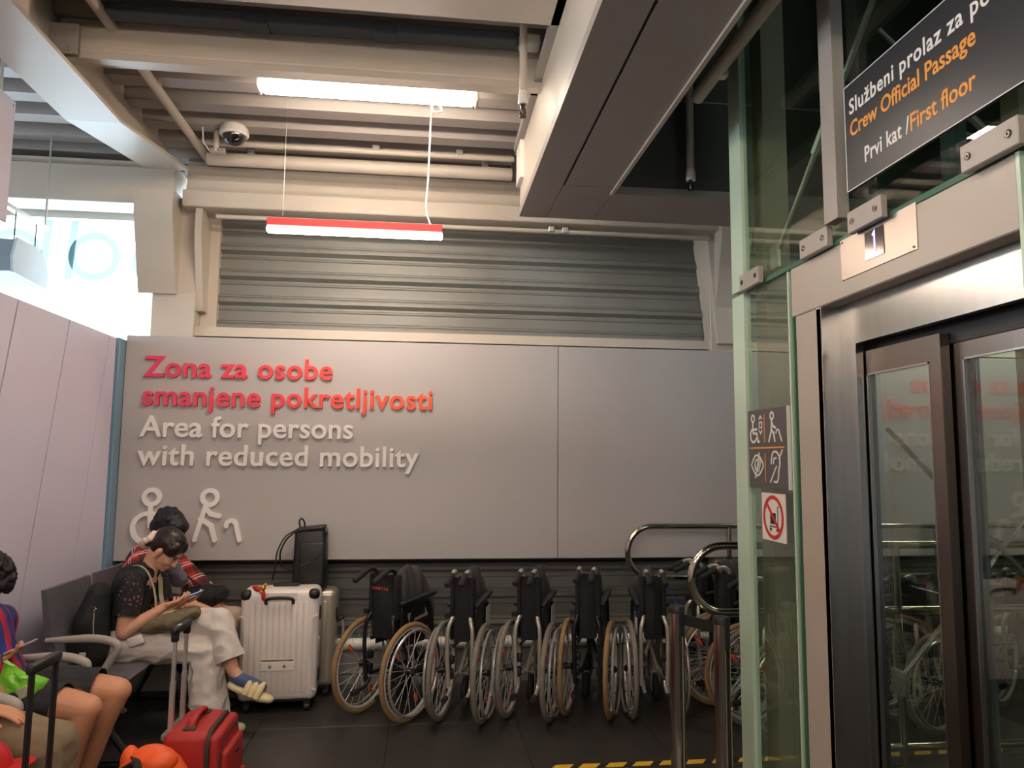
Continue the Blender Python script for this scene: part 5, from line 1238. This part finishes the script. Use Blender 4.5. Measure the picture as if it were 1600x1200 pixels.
for k in range(150):
    a = rr.uniform(0, 2 * pi); z = rr.uniform(-0.55, 1); q = math.sqrt(max(0, 1 - z * z)); pp = V3((-0.012 + 0.112 * q * cos(a), 0.096 * q * sin(a), 0.045 + 0.1 * z))
    if pp.x > 0.055 and pp.z < 0.05: continue
    mb.ell(MK @ pp, (0.018, 0.018, 0.018), 8, 6)
blob(mb, 'hair', M_hairc, p3, 0.005, 2, (0.005, (55, 55, 55)))
def stripes_mat():
    m = bpy.data.materials.new('red_blue_shirt'); m.use_nodes = True; nt = m.node_tree; b = nt.nodes['Principled BSDF']; b.inputs['Roughness'].default_value = 0.75
    tc = nt.nodes.new('ShaderNodeTexCoord'); w_ = nt.nodes.new('ShaderNodeTexWave'); w_.inputs['Scale'].default_value = 3.2; w_.bands_direction = 'Y'; nt.links.new(tc.outputs['Object'], w_.inputs['Vector'])
    cr = nt.nodes.new('ShaderNodeValToRGB'); cr.color_ramp.interpolation = 'CONSTANT'; e = cr.color_ramp.elements; e[0].color = rgb((168, 32, 62)); e[1].position = 0.5; e[1].color = rgb((44, 50, 112))
    nt.links.new(w_.outputs['Fac'], cr.inputs[0]); nt.links.new(cr.outputs[0], b.inputs['Base Color']); return m
M_sh = stripes_mat()
mb = MB()
chain(mb, [V3((-1.93, 3.75, 0.58)), V3((-2.0, 3.75, 0.71)), V3((-2.03, 3.75, 0.84))], [0.155, 0.152, 0.152], fx=0.8, fy=1.2, side=(1, 0, 0))
chain(mb, [a1, V3((-2.035, 3.75, 0.89)), a2], [0.066, 0.072, 0.066]); chain(mb, [a1, a1.lerp(b1, .7)], [0.072, 0.070]); chain(mb, [a2, a2.lerp(b2, .7)], [0.072, 0.070])
blob(mb, 'shirt', M_sh, p3, 0.006, 4, (0.005, (12, 12, 9)))
mb = MB()
chain(mb, [V3((-1.90, 3.67, 0.555)), V3((-1.74, 3.655, 0.555)), V3((-1.57, 3.64, 0.54))], [0.112, 0.10, 0.093]); chain(mb, [V3((-1.90, 3.83, 0.555)), V3((-1.66, 3.83, 0.56)), V3((-1.46, 3.83, 0.55))], [0.112, 0.10, 0.088])
blob(mb, 'shorts', M_shorts, p3, 0.006, 4, (0.007, (8, 11, 9)), [(V3((-1.605, 3.64, 0.54)), (1, -0.1, -0.25), lambda q: q.y < 3.735), (V3((-1.525, 3.83, 0.55)), (1, 0.0, -0.15), lambda q: q.y >= 3.735)])
for y, x in ((3.62, -1.53), (3.835, -1.52)):
    mb = MB(); chain(mb, [V3((x - 0.09, y, 0.05)), V3((x, y, 0.05)), V3((x + 0.11, y, 0.04))], [0.045, 0.05, 0.036], fx=0.85, side=(0, 0, 1)); blob(mb, 'shoe', M_black, p3, 0.007, 3)
phone('phone held over the black shorts at the left edge', (-1.835, 3.725, 0.775), (0.9, -0.1, 0.42), (-0.4, 0.0, 0.9), 0.14, 0.068, (176, 124, 96))
# snack bag
sk = thing('snack_bag', 'crumpled bright green snack bag held over the black shorts', 'bag', (-1.760, 3.590, 0.63))
M_lime = mat('lime_foil', (126, 208, 56), 0.3, var=0.12, vs=30, coat=0.3); rr = random.Random(5)
def packet(u, v, sgn):
    a_ = V3((0.86, -0.10, -0.36)).normalized(); b_3 = V3((0.38, 0.05, 0.92)).normalized(); n_ = a_.cross(b_3)
    p = V3((-1.765, 3.60, 0.640)) + a_ * (0.19 * (u - 0.5)) * (1.0 + 0.18 * abs(2 * v - 1)) + b_3 * (0.125 * (v - 0.5)) * (1.0 + 0.25 * abs(2 * u - 1))
    w3 = mnoise.noise(V3((u * 4, v * 4, 1.7))) * 0.016 + mnoise.noise(V3((u * 9, v * 9, 4.1))) * 0.008
    return p + n_ * (sgn * 0.030 * (sin(pi * u) * sin(pi * v)) ** 0.6 + w3)
mb = MB().grid(lambda u, v: packet(u, v, 1), 18, 14).grid(lambda u, v: packet(u, v, -1), 18, 14)
mb.build('packet', M_lime, sk, True)
MB().rbox((-1.725, 3.562, 0.622), (0.05, 0.006, 0.045), 0.003, 1, Matrix.Rotation(-0.5, 3, 'Y')).build('window_print', mat('foil_print', (206, 206, 176), 0.3, 0.3, var=0.3, vs=60), sk)
# ---------------------------------------------------------------- person in khaki trousers
p4 = thing('person', 'person in khaki trousers with a hand on the thigh at lower left', 'person', (-1.95, 3.22, 0))
mb = MB()
MG = head(mb, V3((-2.00, 3.26, 1.20)), rad(12), rad(0))
chain(mb, [MG @ V3((-0.03, 0, -0.07)), V3((-2.02, 3.26, 1.06)), V3((-2.02, 3.26, 0.98))], [0.055, 0.058, 0.08])
chain(mb, [V3((-1.96, 3.26, 0.58)), V3((-1.99, 3.26, 0.78)), V3((-2.01, 3.26, 0.95))], [0.14, 0.13, 0.14], fx=0.8, fy=1.2, side=(1, 0, 0))
g1, g2 = V3((-2.0, 3.07, 0.96)), V3((-2.0, 3.45, 0.96)); h1, h2 = V3((-1.94, 3.02, 0.72)), V3((-2.0, 3.52, 0.72)); i1, i2 = V3((-1.665, 3.155, 0.69)), V3((-1.82, 3.35, 0.69))
chain(mb, [g1, h1], [0.058, 0.047]); chain(mb, [h1, h1.lerp(i1, .35), i1], [0.046, 0.044, 0.029]); chain(mb, [g2, h2], [0.058, 0.047]); chain(mb, [h2, i2], [0.046, 0.029])
hand(mb, i1, (0.95, 0.10, -0.27), (-0.27, 0.0, -0.95), 0.28, -1); hand(mb, i2, (0.95, 0.1, -0.2), (0, 0, -1), 0.5, 1)
LG = ((3.28, 3.20, -1.43, 0.535), (3.05, 2.99, -1.58, 0.43))
for y0, y1, xk, zk in LG:
    chain(mb, [V3((-1.95, y0, 0.57)), V3((xk, y1, zk)), V3((xk, y1, 0.30)), V3((xk - 0.02, y1, 0.10))], [0.09, 0.062, 0.058, 0.04]); chain(mb, [V3((xk - 0.02, y1, 0.08)), V3((xk + 0.15, y1, 0.045))], [0.04, 0.03])
bo = blob(mb, 'body', M_skin2, p4, 0.0045, 5); face_parts(MG, bo)
mb = MB(); R3 = MG.to_3x3()
for p, r in (((-0.02, 0, 0.045), (0.108, 0.088, 0.092)), ((-0.05, 0, -0.01), (0.068, 0.08, 0.07))): mb.ell(MG @ V3(p), r, 18, 12, R3)
blob(mb, 'hair', M_hairb, p4, 0.006, 3, (0.003, (50, 50, 30)))
mb = MB()
chain(mb, [V3((-1.96, 3.26, 0.60)), V3((-2.0, 3.26, 0.78)), V3((-2.02, 3.26, 0.95))], [0.16, 0.15, 0.155], fx=0.8, fy=1.2, side=(1, 0, 0))
chain(mb, [g1, V3((-2.02, 3.26, 1.03)), g2], [0.074, 0.078, 0.074]); chain(mb, [g1, g1.lerp(h1, .6)], [0.073, 0.066]); chain(mb, [g2, g2.lerp(h2, .6)], [0.073, 0.066])
blob(mb, 'shirt', mat('grey_tee', (92, 94, 100), 0.8, var=0.06), p4, 0.007, 4, (0.005, (12, 12, 9)))
mb = MB()
for y0, y1, xk, zk in LG:
    chain(mb, [V3((-1.95, y0, 0.57)), V3(((-1.95 + xk) / 2, (y0 + y1) / 2, (0.58 + zk) / 2)), V3((xk, y1, zk)), V3((xk, y1, 0.30)), V3((xk - 0.015, y1, 0.10))], [0.12, 0.104, 0.088, 0.084, 0.08])
blob(mb, 'trousers', M_kh, p4, 0.006, 4, (0.009, (7, 11, 8)))
for y, x in ((3.20, -1.43), (2.99, -1.58)):
    mb = MB(); chain(mb, [V3((x - 0.04, y, 0.05)), V3((x + 0.06, y, 0.05)), V3((x + 0.18, y, 0.04))], [0.048, 0.05, 0.038], fx=0.85, side=(0, 0, 1)); blob(mb, 'shoe', M_black, p4, 0.007, 3)
wt = thing('wristwatch', 'pale grey wristwatch on the wrist of the person in khaki', 'watch', i1)
ax = (h1 - i1).normalized(); c_ = i1 + ax * 0.035
Mq = Matrix.Translation(c_) @ ax.to_track_quat('Z', 'Y').to_matrix().to_4x4()
MB().lathe([(0.034, -0.016), (0.037, -0.014), (0.037, 0.014), (0.034, 0.016)], 24, Mq).build('strap', mat('pale_grey_rubber', (176, 172, 168), 0.6), wt, True)
MB().rbox(c_ + V3((0.0, -0.012, 0.036)), (0.035, 0.035, 0.012), 0.005).build('dial', M_black, wt, True)
# red cap with a white letter
rcp = thing('baseball_cap', 'red baseball cap with a white letter lying beside the khaki trousers', 'cap', (-1.56, 2.985, 0.5))
M_cap = mat('red_cap_cloth', (196, 30, 34), 0.6, var=0.06, vs=20, bump=0.15, bs=300)
mb = MB()
def dome(u, v):
    a = 2 * pi * u; th = pi / 2 * v
    return (-1.560 + 0.092 * cos(th) * cos(a), 2.985 + 0.09 * cos(th) * sin(a), 0.50 + 0.125 * sin(th) ** 0.85)
mb.grid(dome, 28, 10); mb.build('crown', M_cap, rcp, True)
def brim(u, v):
    a = rad(-68 + 136 * u); r = 0.088 + 0.078 * v * cos(rad(-68 + 136 * u) * 1.1)
    return (-1.560 + r * cos(a), 2.985 + r * sin(a), 0.532 + 0.012 * v - 0.035 * abs(2 * u - 1) ** 2 * v)
b1m = MB().grid(brim, 20, 6)
def brim2(u, v): p = brim(u, v); return (p[0], p[1], p[2] - 0.006)
b1m.grid(brim2, 20, 6); b1m.build('brim', M_cap, rcp, True)
MB().ell((-1.560, 2.985, 0.626), (0.009, 0.009, 0.005), 10, 6).build('button', M_cap, rcp, True)
nC = V3((0.41, -0.49, 0.77)).normalized(); uC = V3((0.77, 0.64, 0.0)).normalized(); vC = nC.cross(uC)
FCp = Frame(V3((-1.530, 2.940, 0.60)) - nC * 0.004 - uC * 0.02 - vC * 0.01, uC, vC)
letters('p', FCp, 0.0, 0.0, 0.07, None, M_signw, rcp, bold=0.02, depth=0.012, name='letter')
bpy.data.objects.remove(_to); bpy.data.curves.remove(_tc)
for me in list(bpy.data.meshes):
    if me.users == 0: bpy.data.meshes.remove(me)
